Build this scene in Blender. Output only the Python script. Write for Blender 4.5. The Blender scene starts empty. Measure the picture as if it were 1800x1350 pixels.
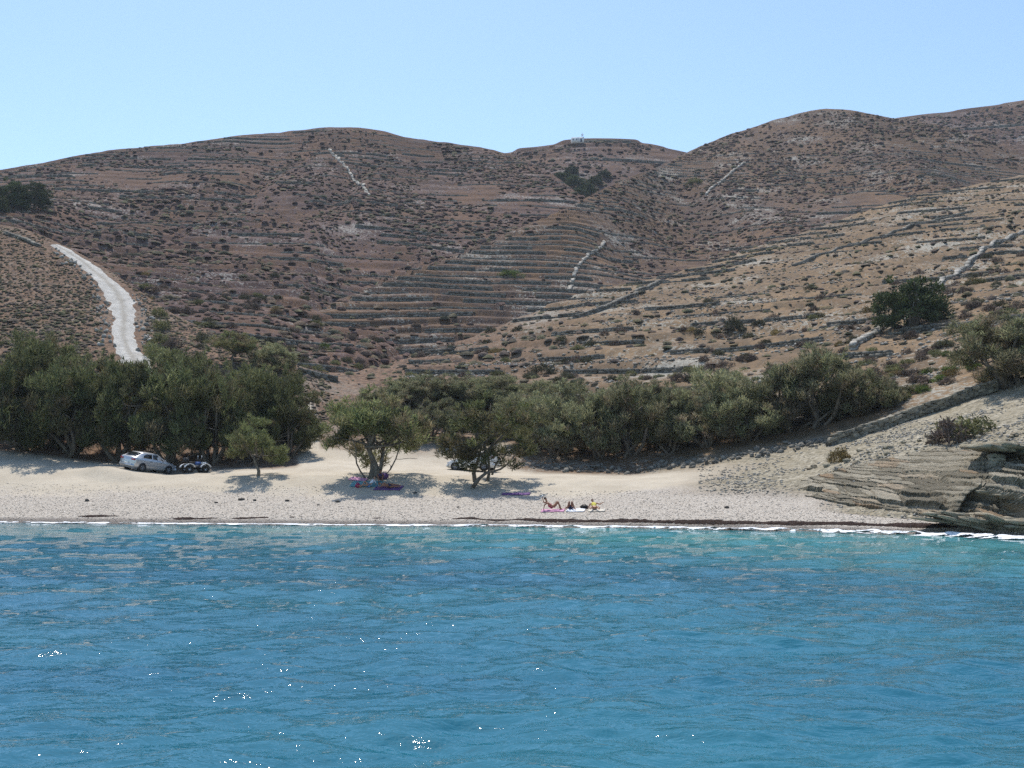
import bpy, bmesh, math, random
import numpy as np
from mathutils import Vector, Matrix, Quaternion

random.seed(7)
RNG = np.random.default_rng(7)
R = math.radians
scene = bpy.context.scene
COL = scene.collection

# ------------------------------------------------------------------ camera
CAM_Z = 3.0
FPX = 1900.0                       # focal length in photo pixels (1800 wide)
PITCH = math.atan(158.0 / FPX)     # eye level falls on photo row 833
cam_d = bpy.data.cameras.new('camera')
cam_d.sensor_width = 36.0
cam_d.lens = FPX / 1800.0 * 36.0
cam_d.clip_start = 0.1
cam_d.clip_end = 12000.0
cam = bpy.data.objects.new('camera', cam_d)
cam.location = (0, 0, CAM_Z)
cam.rotation_euler = (math.pi / 2 + PITCH, 0, 0)
COL.objects.link(cam)
scene.camera = cam

# ------------------------------------------------------------------ sky and sun
SUN_EL, SUN_AZ = 63.0, -14.0       # azimuth from +Y, negative = towards -X
world = bpy.data.worlds.new('World')
scene.world = world
world.use_nodes = True
wn = world.node_tree.nodes
wl = world.node_tree.links
bg = wn['Background']
sky = wn.new('ShaderNodeTexSky')
sky.sky_type = 'NISHITA'
sky.sun_disc = False
sky.sun_elevation = R(SUN_EL)
sky.sun_rotation = R(SUN_AZ)
sky.altitude = 0.0
sky.air_density = 1.0
sky.dust_density = 0.6
sky.ozone_density = 0.35
tint = wn.new('ShaderNodeMix'); tint.data_type = 'RGBA'; tint.blend_type = 'MULTIPLY'
tint.inputs[0].default_value = 1.0; tint.inputs[7].default_value = (0.93, 1.03, 1.07, 1)   # a touch clearer blue than the model
wl.new(sky.outputs[0], tint.inputs[6]); wl.new(tint.outputs[2], bg.inputs[0])
bg.inputs[1].default_value = 0.14

sun_d = bpy.data.lights.new('sun', 'SUN')
sun_d.energy = 3.9
sun_d.angle = R(0.53)
sun_d.color = (1.0, 0.955, 0.89)
sun = bpy.data.objects.new('sun', sun_d)
sv = Vector((math.sin(R(SUN_AZ)) * math.cos(R(SUN_EL)), math.cos(R(SUN_AZ)) * math.cos(R(SUN_EL)), math.sin(R(SUN_EL))))
sun.rotation_euler = sv.to_track_quat('Z', 'Y').to_euler()
sun.location = sv * 200
COL.objects.link(sun)

vs = scene.view_settings
vs.view_transform = 'Standard'
vs.look = 'None'
vs.gamma = 1.0
vs.exposure = 0.36
vs.use_curve_mapping = False
scene.cycles.max_bounces = 5
scene.cycles.diffuse_bounces = 2
scene.cycles.glossy_bounces = 2
scene.cycles.transmission_bounces = 3
scene.cycles.transparent_max_bounces = 4
scene.cycles.volume_bounces = 0
scene.cycles.use_adaptive_sampling = True
scene.cycles.adaptive_threshold = 0.02
scene.cycles.use_denoising = False

# ------------------------------------------------------------------ helpers
CP, SP = math.cos(PITCH), math.sin(PITCH)

def ray(px, py):
    """photo pixel -> (X/Y, Z/Y) of its viewing ray"""
    xc = (px - 900.0) / FPX
    yc = (675.0 - py) / FPX
    fy = CP - yc * SP
    return xc / fy, (SP + yc * CP) / fy

def at(px, py, d):
    a, s = ray(px, py)
    return Vector((a * d, d, CAM_Z + s * d))

def to_px(x, y, z):
    a = x / y
    s = (z - CAM_Z) / y
    cy = CP + s * SP
    return 900.0 + FPX * a / cy, 675.0 - FPX * (s * CP - SP) / cy

def vhash(ix, iy, seed):
    h = (ix.astype(np.int64) * 374761393 + iy.astype(np.int64) * 668265263 + seed * 1274126177) & 0xFFFFFFFF
    h = ((h ^ (h >> 13)) * 1274126177) & 0xFFFFFFFF
    return ((h ^ (h >> 16)) & 0xFFFFFF) / float(0xFFFFFF)

def vnoise(x, y, seed=0):
    x = np.asarray(x, float); y = np.asarray(y, float)
    ix = np.floor(x); iy = np.floor(y)
    fx = x - ix; fy = y - iy
    fx = fx * fx * (3 - 2 * fx); fy = fy * fy * (3 - 2 * fy)
    a = vhash(ix, iy, seed); b = vhash(ix + 1, iy, seed)
    c = vhash(ix, iy + 1, seed); d = vhash(ix + 1, iy + 1, seed)
    return (a * (1 - fx) + b * fx) * (1 - fy) + (c * (1 - fx) + d * fx) * fy

def fbm(x, y, seed=0, oct=4, gain=0.5):
    s = 0.0; amp = 1.0; tot = 0.0
    for o in range(oct):
        s = s + amp * vnoise(x * 2 ** o + 17.3 * o, y * 2 ** o - 9.1 * o, seed + o)
        tot += amp; amp *= gain
    return s / tot * 2 - 1

def sstep(e0, e1, x):
    t = np.clip((np.asarray(x, float) - e0) / (e1 - e0), 0, 1)
    return t * t * (3 - 2 * t)

def gsmooth(arr, sig, axis):
    if sig <= 0: return arr
    r = int(sig * 3) + 1
    k = np.exp(-0.5 * (np.arange(-r, r + 1) / sig) ** 2); k /= k.sum()
    pad = [(0, 0)] * arr.ndim; pad[axis] = (r, r)
    return np.apply_along_axis(lambda m: np.convolve(m, k, 'valid'), axis, np.pad(arr, pad, mode='edge'))

def fast_mesh(name, V, F):
    """V (n,3), F (m,3|4) int, or a list of such arrays"""
    V = np.ascontiguousarray(V, dtype=np.float32)
    Fs = F if isinstance(F, list) else [F]
    Fs = [np.asarray(f, dtype=np.int32) for f in Fs if len(f)]
    me = bpy.data.meshes.new(name)
    me.vertices.add(len(V)); me.vertices.foreach_set('co', V.ravel())
    idx = np.concatenate([f.ravel() for f in Fs])
    tot = np.concatenate([np.full(len(f), f.shape[1], np.int32) for f in Fs])
    st = np.concatenate([[0], np.cumsum(tot)[:-1]]).astype(np.int32)
    me.loops.add(len(idx)); me.loops.foreach_set('vertex_index', idx)
    me.polygons.add(len(tot)); me.polygons.foreach_set('loop_start', st)
    me.update(calc_edges=True)
    return me

def smooth_mesh(me):
    me.polygons.foreach_set('use_smooth', np.ones(len(me.polygons), bool))

def attr(me, name, arr):
    at_ = me.attributes.new(name, 'FLOAT', 'POINT')
    at_.data.foreach_set('value', np.ascontiguousarray(arr, dtype=np.float32).ravel())

def link(name, data, mat=None, parent=None):
    o = bpy.data.objects.new(name, data)
    COL.objects.link(o)
    if mat is not None and data is not None:
        if len(data.materials) == 0: data.materials.append(mat)
    if parent is not None: o.parent = parent
    return o

def tag(o, label=None, cat=None, group=None, kind=None):
    if label: o['label'] = label
    if cat: o['category'] = cat
    if group: o['group'] = group
    if kind: o['kind'] = kind
    return o

def grid_faces(nr, nc):
    i = np.arange(nr - 1)[:, None] * nc + np.arange(nc - 1)[None, :]
    i = i.ravel()
    return np.stack([i, i + 1, i + nc + 1, i + nc], 1)

class MB:
    """collects shapes into one mesh"""
    def __init__(s): s.v = []; s.q = []; s.t = []; s.n = 0
    def add(s, V, Q=None, T=None):
        V = np.asarray(V, float)
        if Q is not None and len(Q): s.q.append(np.asarray(Q) + s.n)
        if T is not None and len(T): s.t.append(np.asarray(T) + s.n)
        s.v.append(V); s.n += len(V); return s
    BQ = np.array([[0, 3, 2, 1], [4, 5, 6, 7], [0, 1, 5, 4], [1, 2, 6, 5], [2, 3, 7, 6], [3, 0, 4, 7]])
    def box(s, c, size, M=None, taper=1.0):
        hx, hy, hz = size[0] / 2, size[1] / 2, size[2] / 2
        V = np.array([[x * (taper if z > 0 else 1), y * (taper if z > 0 else 1), z] for z in (-hz, hz) for x, y in ((-hx, -hy), (hx, -hy), (hx, hy), (-hx, hy))])
        if M is not None: V = V @ np.array(M).T
        return s.add(V + np.array(c), s.BQ)
    def bevbox(s, c, size, b, M=None):
        bm = bmesh.new(); bmesh.ops.create_cube(bm, size=1.0)
        for v in bm.verts: v.co = Vector((v.co.x * size[0], v.co.y * size[1], v.co.z * size[2]))
        bmesh.ops.bevel(bm, geom=bm.edges[:], offset=b, segments=2, affect='EDGES')
        bmesh.ops.triangulate(bm, faces=bm.faces[:])
        bm.verts.index_update()
        V = np.array([v.co[:] for v in bm.verts]); T = np.array([[v.index for v in f.verts] for f in bm.faces]); bm.free()
        if M is not None: V = V @ np.array(M).T
        return s.add(V + np.array(c), None, T)
    def tube(s, pts, rad, n=6, cap=True):
        pts = np.asarray(pts, float); m = len(pts)
        rad = np.broadcast_to(np.asarray(rad, float), (m,))
        V = []
        for i in range(m):
            t = pts[min(i + 1, m - 1)] - pts[max(i - 1, 0)]
            t = t / (np.linalg.norm(t) + 1e-9)
            ref = np.array([0, 0, 1.0]) if abs(t[2]) < 0.9 else np.array([1.0, 0, 0])
            e1 = np.cross(t, ref); e1 /= np.linalg.norm(e1); e2 = np.cross(t, e1)
            ang = np.arange(n) * 2 * math.pi / n
            V.append(pts[i] + rad[i] * (np.cos(ang)[:, None] * e1 + np.sin(ang)[:, None] * e2))
        V = np.concatenate(V)
        Q = [[i * n + k, i * n + (k + 1) % n, (i + 1) * n + (k + 1) % n, (i + 1) * n + k] for i in range(m - 1) for k in range(n)]
        T = []
        if cap:
            V = np.vstack([V, pts[0], pts[-1]])
            for k in range(n):
                T.append([m * n, (k + 1) % n, k]); T.append([m * n + 1, (m - 1) * n + k, (m - 1) * n + (k + 1) % n])
        return s.add(V, Q, T)
    def lathe(s, prof, axis_pt, n=20, M=None):
        """prof: (radius, along) points, closed loop revolved about local Y"""
        prof = np.asarray(prof, float); m = len(prof); V = []
        for k in range(n):
            a = 2 * math.pi * k / n
            V.append(np.stack([prof[:, 0] * math.cos(a), prof[:, 1], prof[:, 0] * math.sin(a)], 1))
        V = np.concatenate(V)
        if M is not None: V = V @ np.array(M).T
        Q = [[k * m + i, k * m + (i + 1) % m, ((k + 1) % n) * m + (i + 1) % m, ((k + 1) % n) * m + i] for k in range(n) for i in range(m)]
        return s.add(V + np.array(axis_pt), Q)
    def prism(s, poly, y0, y1, axis='y'):
        """polygon in x,z extruded along y (fan-capped: keep it convex-ish)"""
        poly = np.asarray(poly, float); m = len(poly)
        A = np.stack([poly[:, 0], np.full(m, y0), poly[:, 1]], 1); B = A.copy(); B[:, 1] = y1
        c = poly.mean(0)
        V = np.vstack([A, B, [c[0], y0, c[1]], [c[0], y1, c[1]]])
        Q = [[i, (i + 1) % m, m + (i + 1) % m, m + i] for i in range(m)]
        T = [[2 * m, (i + 1) % m, i] for i in range(m)] + [[2 * m + 1, m + i, m + (i + 1) % m] for i in range(m)]
        return s.add(V, Q, T)
    def mesh(s, name):
        F = []
        if s.q: F.append(np.concatenate(s.q))
        if s.t: F.append(np.concatenate(s.t))
        return fast_mesh(name, np.concatenate(s.v), F)
    def build(s, name, mat, parent=None, smooth=False):
        me = s.mesh(name)
        if smooth: smooth_mesh(me)
        return link(name, me, mat, parent)

def empty(name, loc, rz=0.0, rot=None, scale=None):
    o = bpy.data.objects.new(name, None)
    o.empty_display_size = 0.2
    COL.objects.link(o); o.location = loc
    o.rotation_euler = rot if rot is not None else (0, 0, rz)
    if scale is not None: o.scale = scale
    return o

def copy_tree(o, parent=None):
    c = o.copy(); COL.objects.link(c); c.parent = parent
    for ch in list(o.children): copy_tree(ch, c)
    return c

# ------------------------------------------------------------------ materials
class NT:
    def __init__(s, name):
        s.m = bpy.data.materials.new(name); s.m.use_nodes = True
        s.t = s.m.node_tree; s.n = s.t.nodes; s.l = s.t.links
        s.bsdf = s.n['Principled BSDF']; s.out = s.n['Material Output']
        s.pos = None
    def new(s, typ, **kw):
        nd = s.n.new(typ)
        for k, v in kw.items(): setattr(nd, k, v)
        return nd
    def set(s, sock, val):
        if hasattr(val, 'is_output') or isinstance(val, bpy.types.NodeSocket): s.l.new(val, sock)
        else:
            if isinstance(val, (tuple, list)) and len(val) == 3 and sock.type == 'RGBA': val = (*val, 1)
            sock.default_value = val
    def position(s):
        if s.pos is None: s.pos = s.new('ShaderNodeNewGeometry').outputs['Position']
        return s.pos
    def objco(s): return s.new('ShaderNodeTexCoord').outputs['Object']
    def mapped(s, vec, scale):
        m = s.new('ShaderNodeMapping'); s.set(m.inputs['Vector'], vec); m.inputs['Scale'].default_value = scale; return m.outputs[0]
    def noise(s, scale, detail=4, rough=0.55, vec=None, dist=0.0, col=False):
        n = s.new('ShaderNodeTexNoise'); n.inputs['Scale'].default_value = scale; n.inputs['Detail'].default_value = detail
        n.inputs['Roughness'].default_value = rough; n.inputs['Distortion'].default_value = dist
        s.set(n.inputs['Vector'], vec if vec is not None else s.position()); return n.outputs[1 if col else 0]
    def voro(s, scale, vec=None, feature='F1', out='Distance', rnd=1.0):
        n = s.new('ShaderNodeTexVoronoi'); n.feature = feature; n.inputs['Scale'].default_value = scale
        n.inputs['Randomness'].default_value = rnd
        s.set(n.inputs['Vector'], vec if vec is not None else s.position()); return n.outputs[out]
    def ramp(s, fac, stops, interp='LINEAR'):
        r = s.new('ShaderNodeValToRGB'); r.color_ramp.interpolation = interp
        el = r.color_ramp.elements
        while len(el) < len(stops): el.new(0.5)
        for e, (p, c) in zip(el, stops):
            e.position = p; e.color = (*c, 1) if len(c) == 3 else c
        s.set(r.inputs[0], fac); return r.outputs[0]
    def mix(s, fac, a, b, mode='MIX'):
        m = s.new('ShaderNodeMix'); m.data_type = 'RGBA'; m.blend_type = mode
        s.set(m.inputs[0], fac); s.set(m.inputs[6], a); s.set(m.inputs[7], b); return m.outputs[2]
    def math(s, op, a, b=None, clamp=False):
        m = s.new('ShaderNodeMath', operation=op); m.use_clamp = clamp
        s.set(m.inputs[0], a)
        if b is not None: s.set(m.inputs[1], b)
        return m.outputs[0]
    def rng(s, v, a, b, c=0.0, d=1.0):
        m = s.new('ShaderNodeMapRange'); s.set(m.inputs[0], v)
        for i, x in enumerate((a, b, c, d)): m.inputs[1 + i].default_value = x
        return m.outputs[0]
    def attr(s, name):
        n = s.new('ShaderNodeAttribute'); n.attribute_name = name; return n.outputs['Fac']
    def island(s): return s.new('ShaderNodeNewGeometry').outputs['Random Per Island']
    def objrand(s): return s.new('ShaderNodeObjectInfo').outputs['Random']
    def bump(s, h, strength=0.5, dist=0.1):
        b = s.new('ShaderNodeBump'); b.inputs['Strength'].default_value = strength; b.inputs['Distance'].default_value = dist
        s.set(b.inputs['Height'], h); s.l.new(b.outputs[0], s.bsdf.inputs['Normal']); return b.outputs[0]
    def base(s, c, rough=0.9, spec=0.2, metal=0.0):
        s.set(s.bsdf.inputs['Base Color'], c); s.set(s.bsdf.inputs['Roughness'], rough)
        s.bsdf.inputs['Specular IOR Level'].default_value = spec; s.bsdf.inputs['Metallic'].default_value = metal
        return s.m

M = {}
def simple(key, c, rough=0.7, spec=0.3, metal=0.0, var=0.12, scale=6.0):
    t = NT(key)
    n = t.noise(scale, 3, vec=t.objco())
    lo = tuple(x * (1 - var) for x in c); hi = tuple(min(1, x * (1 + var)) for x in c)
    M[key] = t.base(t.ramp(n, [(0.3, lo), (0.7, hi)]), rough, spec, metal)
    return M[key]

def hill_material(key, grass_lo, grass_hi, scrub, rock, scrub_amt, rock_amt, bump=0.5):
    t = NT(key)
    g = t.ramp(t.noise(0.09, 6, 0.62), [(0.36, grass_lo), (0.64, grass_hi)])
    g = t.mix(t.rng(t.noise(0.9, 5, 0.7), 0.3, 0.7, 0.0, 0.75), g, tuple(x * 0.55 for x in grass_lo))
    # low dry scrub between the modelled bushes
    big = t.noise(0.03, 4, 0.6)
    fine = t.noise(0.55, 5, 0.72)
    sm = t.math('ADD', t.math('MULTIPLY', big, 0.55), t.math('MULTIPLY', fine, 0.75))
    sm = t.rng(sm, 0.72 - scrub_amt * 0.2, 0.80 - scrub_amt * 0.2)
    sc = t.ramp(t.noise(0.25, 3), [(0.35, tuple(x * 0.75 for x in scrub)), (0.65, tuple(x * 1.25 for x in scrub))])
    g = t.mix(sm, g, sc)
    # pale stones lying about
    rz = t.noise(0.06, 3, 0.6)
    rf = t.noise(1.7, 4, 0.75)
    rm = t.math('ADD', t.math('MULTIPLY', rz, 0.7), t.math('MULTIPLY', rf, 0.8))
    rm = t.rng(rm, 0.93 - rock_amt * 0.2, 0.965 - rock_amt * 0.2)
    rc = t.ramp(t.noise(2.5, 3), [(0.3, tuple(x * 0.65 for x in rock)), (0.7, rock)])
    g = t.mix(rm, g, rc)
    h = t.math('ADD', t.math('MULTIPLY', fine, 1.0), t.math('MULTIPLY', rf, 0.5))
    t.bump(h, bump, 0.6)
    M[key] = t.base(g, 0.95, 0.1)
    return M[key]

hill_material('hill_far', (0.116, 0.070, 0.050), (0.190, 0.110, 0.070), (0.094, 0.062, 0.056), (0.36, 0.32, 0.28), 0.55, 0.35)
hill_material('hill_mid', (0.130, 0.083, 0.055), (0.218, 0.135, 0.082), (0.096, 0.066, 0.053), (0.36, 0.33, 0.28), 0.45, 0.45)

def stone_material(key, lo, hi, bumpd=0.05):
    t = NT(key)
    r = t.island()
    c = t.ramp(r, [(0.0, lo), (0.45, tuple((a + b) / 2 for a, b in zip(lo, hi))), (1.0, hi)])
    n = t.noise(3.0, 5, 0.7)
    c = t.mix(t.rng(n, 0.35, 0.7, 0.0, 0.6), c, tuple(x * 0.55 for x in lo))
    t.bump(t.noise(9.0, 4, 0.7), 0.6, bumpd)
    M[key] = t.base(c, 0.92, 0.15)
    return M[key]
stone_material('wall_stone', (0.125, 0.116, 0.10), (0.29, 0.265, 0.22))
stone_material('wall_stone_pale', (0.20, 0.185, 0.16), (0.46, 0.43, 0.38))
stone_material('pebble', (0.34, 0.285, 0.232), (0.70, 0.62, 0.53), 0.02)
stone_material('dark_stone', (0.05, 0.046, 0.042), (0.11, 0.10, 0.09), 0.02)

def leaf_material(key, cols, transl=0.28, rough=0.75):
    t = NT(key)
    c = t.ramp(t.attr('tone'), [(i / (len(cols) - 1), c) for i, c in enumerate(cols)])
    v = t.rng(t.island(), 0, 1, 0.65, 1.35)
    hsv = t.new('ShaderNodeHueSaturation'); t.set(hsv.inputs['Value'], v); t.set(hsv.inputs['Color'], c)
    o = t.rng(t.objrand(), 0, 1, 0.68, 1.28)
    hsv2 = t.new('ShaderNodeHueSaturation'); t.set(hsv2.inputs['Value'], o); t.set(hsv2.inputs['Color'], hsv.outputs[0])
    t.base(hsv2.outputs[0], rough, 0.15)
    tr = t.new('ShaderNodeBsdfTranslucent'); t.set(tr.inputs[0], hsv2.outputs[0])
    mx = t.new('ShaderNodeMixShader'); mx.inputs[0].default_value = transl
    t.l.new(t.bsdf.outputs[0], mx.inputs[1]); t.l.new(tr.outputs[0], mx.inputs[2]); t.l.new(mx.outputs[0], t.out.inputs[0])
    M[key] = t.m
    return t.m
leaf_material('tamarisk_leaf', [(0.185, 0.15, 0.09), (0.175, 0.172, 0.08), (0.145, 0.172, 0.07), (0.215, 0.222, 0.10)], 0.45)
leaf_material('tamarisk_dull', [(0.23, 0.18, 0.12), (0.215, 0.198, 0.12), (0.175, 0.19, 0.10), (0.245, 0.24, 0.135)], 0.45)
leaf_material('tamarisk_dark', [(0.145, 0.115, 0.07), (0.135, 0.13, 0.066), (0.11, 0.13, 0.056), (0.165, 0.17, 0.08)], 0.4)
leaf_material('dark_leaf', [(0.045, 0.062, 0.027), (0.06, 0.08, 0.033), (0.075, 0.092, 0.04)], 0.25)
leaf_material('thorn_scrub', [(0.125, 0.094, 0.082), (0.16, 0.12, 0.096), (0.15, 0.125, 0.088)], 0.25)
leaf_material('green_scrub', [(0.13, 0.125, 0.065), (0.155, 0.16, 0.072), (0.21, 0.20, 0.09)], 0.3)
leaf_material('dark_scrub', [(0.07, 0.07, 0.042), (0.09, 0.088, 0.05), (0.105, 0.094, 0.064)], 0.25)
leaf_material('straw', [(0.20, 0.145, 0.065), (0.25, 0.19, 0.085), (0.22, 0.17, 0.07)], 0.3)
leaf_material('bright_leaf', [(0.10, 0.14, 0.035), (0.13, 0.18, 0.045), (0.16, 0.20, 0.06)], 0.3)

def bark_material():
    t = NT('bark')
    n = t.noise(5.0, 6, 0.7, vec=t.mapped(t.objco(), (1, 1, 0.25)))
    c = t.ramp(n, [(0.3, (0.075, 0.062, 0.050)), (0.7, (0.24, 0.205, 0.165))])
    t.bump(n, 0.8, 0.05); M['bark'] = t.base(c, 0.95, 0.1)
bark_material()

def far_scrub_material(key, stops):
    t = NT(key)
    c = t.ramp(t.island(), stops)
    n = t.noise(2.2, 3, 0.7)
    c = t.mix(t.rng(n, 0.3, 0.75, 0.0, 0.55), c, (0.085, 0.064, 0.052))
    t.bump(n, 0.8, 0.3)
    M[key] = t.base(c, 0.95, 0.08)
far_scrub_material('far_scrub', [(0.0, (0.128, 0.080, 0.075)), (0.4, (0.180, 0.115, 0.090)), (0.65, (0.150, 0.104, 0.072)), (0.82, (0.150, 0.130, 0.078)), (0.93, (0.09, 0.085, 0.052)), (1.0, (0.20, 0.185, 0.10))])
far_scrub_material('near_scrub', [(0.0, (0.105, 0.082, 0.074)), (0.3, (0.17, 0.13, 0.098)), (0.55, (0.11, 0.10, 0.064)), (0.8, (0.145, 0.14, 0.075)), (1.0, (0.23, 0.17, 0.092))])
# ------------------------------------------------------------------ terrain sheets
def near_material():
    t = NT('shore_ground')
    sand_a = t.attr('sand'); peb_a = t.attr('pebbly'); bank_a = t.attr('bank'); wet_a = t.attr('wet')
    # hillside part
    g = t.ramp(t.noise(0.11, 6, 0.62), [(0.36, (0.150, 0.099, 0.060)), (0.64, (0.268, 0.178, 0.102))])
    fine = t.noise(0.8, 6, 0.72)
    g = t.mix(t.rng(fine, 0.40, 0.62, 0.0, 0.8), g, (0.098, 0.076, 0.052))
    sep = t.new('ShaderNodeSeparateXYZ'); t.l.new(t.position(), sep.inputs[0])
    rside = t.rng(sep.outputs[0], -8.0, 14.0)
    left_c = t.ramp(t.noise(1.6, 5, 0.7), [(0.40, (0.080, 0.054, 0.040)), (0.60, (0.215, 0.132, 0.084))])
    g = t.mix(rside, left_c, g)
    rz = t.noise(0.07, 4, 0.65); rf = t.noise(2.1, 5, 0.78)
    rm = t.math('ADD', t.math('MULTIPLY', rz, 0.75), t.math('MULTIPLY', rf, 0.8))
    rm = t.rng(rm, 0.835, 0.89)
    rm = t.math('MULTIPLY', rm, t.rng(rside, 0, 1, 0.35, 1.0))
    rc = t.ramp(t.noise(5, 3), [(0.3, (0.20, 0.185, 0.155)), (0.7, (0.40, 0.37, 0.31))])
    g = t.mix(rm, g, rc)
    # rubble bank
    vb = t.voro(4.5, out='Color')
    vbd = t.voro(4.5, out='Distance')
    bc = t.ramp(vb, [(0.0, (0.14, 0.122, 0.088)), (0.5, (0.30, 0.262, 0.192)), (1.0, (0.45, 0.40, 0.315))])
    bc = t.mix(t.rng(t.noise(0.5, 5, 0.7), 0.4, 0.65, 0.0, 0.75), bc, (0.235, 0.195, 0.130))
    g = t.mix(bank_a, g, bc)
    # sand, then shingle
    s1 = t.ramp(t.noise(0.35, 6, 0.65), [(0.3, (0.405, 0.348, 0.268)), (0.7, (0.525, 0.462, 0.368))])
    s1 = t.mix(t.rng(t.noise(7.0, 5, 0.8), 0.48, 0.72, 0.0, 0.5), s1, (0.26, 0.215, 0.165))
    st = t.ramp(t.voro(13.0, out='Color'), [(0.0, (0.31, 0.265, 0.22)), (0.5, (0.50, 0.44, 0.37)), (1.0, (0.66, 0.595, 0.515))])
    pm = t.rng(t.math('ADD', peb_a, t.math('MULTIPLY', t.noise(0.5, 5, 0.7), 0.9)), 0.8, 1.15)
    s1 = t.mix(pm, s1, st)
    s1 = t.mix(t.math('MULTIPLY', wet_a, 0.65), s1, (0.12, 0.095, 0.085))
    g = t.mix(sand_a, g, s1)
    hb = t.math('ADD', t.math('MULTIPLY', t.noise(3.0, 5, 0.75), 0.5), t.math('MULTIPLY', vbd, bank_a))
    hb = t.math('ADD', hb, t.math('MULTIPLY', t.voro(13.0), t.math('MULTIPLY', sand_a, pm)))
    t.bump(hb, 0.7, 0.16)
    M['shore_ground'] = t.base(g, 0.95, 0.12)
near_material()

def zp(px, d, z):           # node point given directly by depth and height
    a = (px - 900.0) / FPX / (CP - ((675.0 - 845.0) / FPX) * SP)
    return (a, d, z)
def pp(px, py, d):          # node point given by photo pixel and depth
    a, s = ray(px, py)
    return (a, d, CAM_Z + s * d)

class Sheet:
    def __init__(s, nodes, rows, a0, a1, ncol, asm=3.0, rsm=1.5):
        dense = np.linspace(a0, a1, ncol)
        s.A = dense
        Ds, Zs = [], []
        for poly in nodes:
            pts = np.array(sorted(poly))
            d = np.interp(s.A, pts[:, 0], pts[:, 1])
            sl = np.interp(s.A, pts[:, 0], (pts[:, 2] - CAM_Z) / pts[:, 1])
            d = gsmooth(d, asm, 0); sl = gsmooth(sl, asm, 0)
            Ds.append(d); Zs.append(CAM_Z + sl * d)
        for j in range(1, len(Ds)): Ds[j] = np.maximum(Ds[j], Ds[j - 1] + 0.4)
        D, Z, seg = [], [], []
        for j, n in enumerate(rows):
            for k in range(n):
                f = k / n
                D.append(Ds[j] * (1 - f) + Ds[j + 1] * f); Z.append(Zs[j] * (1 - f) + Zs[j + 1] * f); seg.append(j + f)
        D.append(Ds[-1]); Z.append(Zs[-1]); seg.append(len(rows))
        s.D = np.array(D); s.Z = gsmooth(np.array(Z), rsm, 0); s.seg = np.array(seg)
        s.X = s.A[None, :] * s.D
        s.Zs = s.Z.copy()
        s.nr, s.nc = s.D.shape
    def col(s, a): return np.clip((a - s.A[0]) / (s.A[-1] - s.A[0]) * (s.nc - 1), 0, s.nc - 1)
    def ground(s, x, y):
        """height of the sheet at world x, y (scalar)"""
        c = s.col(x / y); c0 = int(c); c1 = min(c0 + 1, s.nc - 1); f = c - c0
        return float(np.interp(y, s.D[:, c0], s.Z[:, c0]) * (1 - f) + np.interp(y, s.D[:, c1], s.Z[:, c1]) * f)
    def first_hit(s, px, py):
        """first point of this sheet on the viewing ray through a photo pixel, or None"""
        a, sl = ray(px, py)
        if a < s.A[0] or a > s.A[-1]: return None
        c = int(round(float(s.col(a))))
        col = (s.Z[:, c] - CAM_Z) / s.D[:, c]
        hit = np.nonzero(col >= sl)[0]
        if len(hit) == 0: return None
        k = hit[0]
        if k == 0: d = s.D[0, c]
        else:
            f = (sl - col[k - 1]) / max(col[k] - col[k - 1], 1e-9)
            d = s.D[k - 1, c] * (1 - f) + s.D[k, c] * f
        return Vector((a * d, d, s.ground(a * d, d)))
    def mesh(s, name):
        V = np.stack([s.X, s.D, s.Z], 2).reshape(-1, 3)
        me = fast_mesh(name, V, grid_faces(s.nr, s.nc))
        smooth_mesh(me)
        return me
    def terrace(s, P, mask, wob_amp=0.6, seed=3):
        s.P = P
        s.wob = wob_amp * fbm(s.X / 45.0, s.D / 45.0, seed, 3)
        q = (s.Zs + s.wob) / P
        k = np.floor(q); f = q - k
        zt = (k + sstep(0.0, 0.2, f) * 0.55 + 0.45 * f) * P - s.wob
        s.Z = s.Z + mask * (zt - s.Zs)

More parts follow.
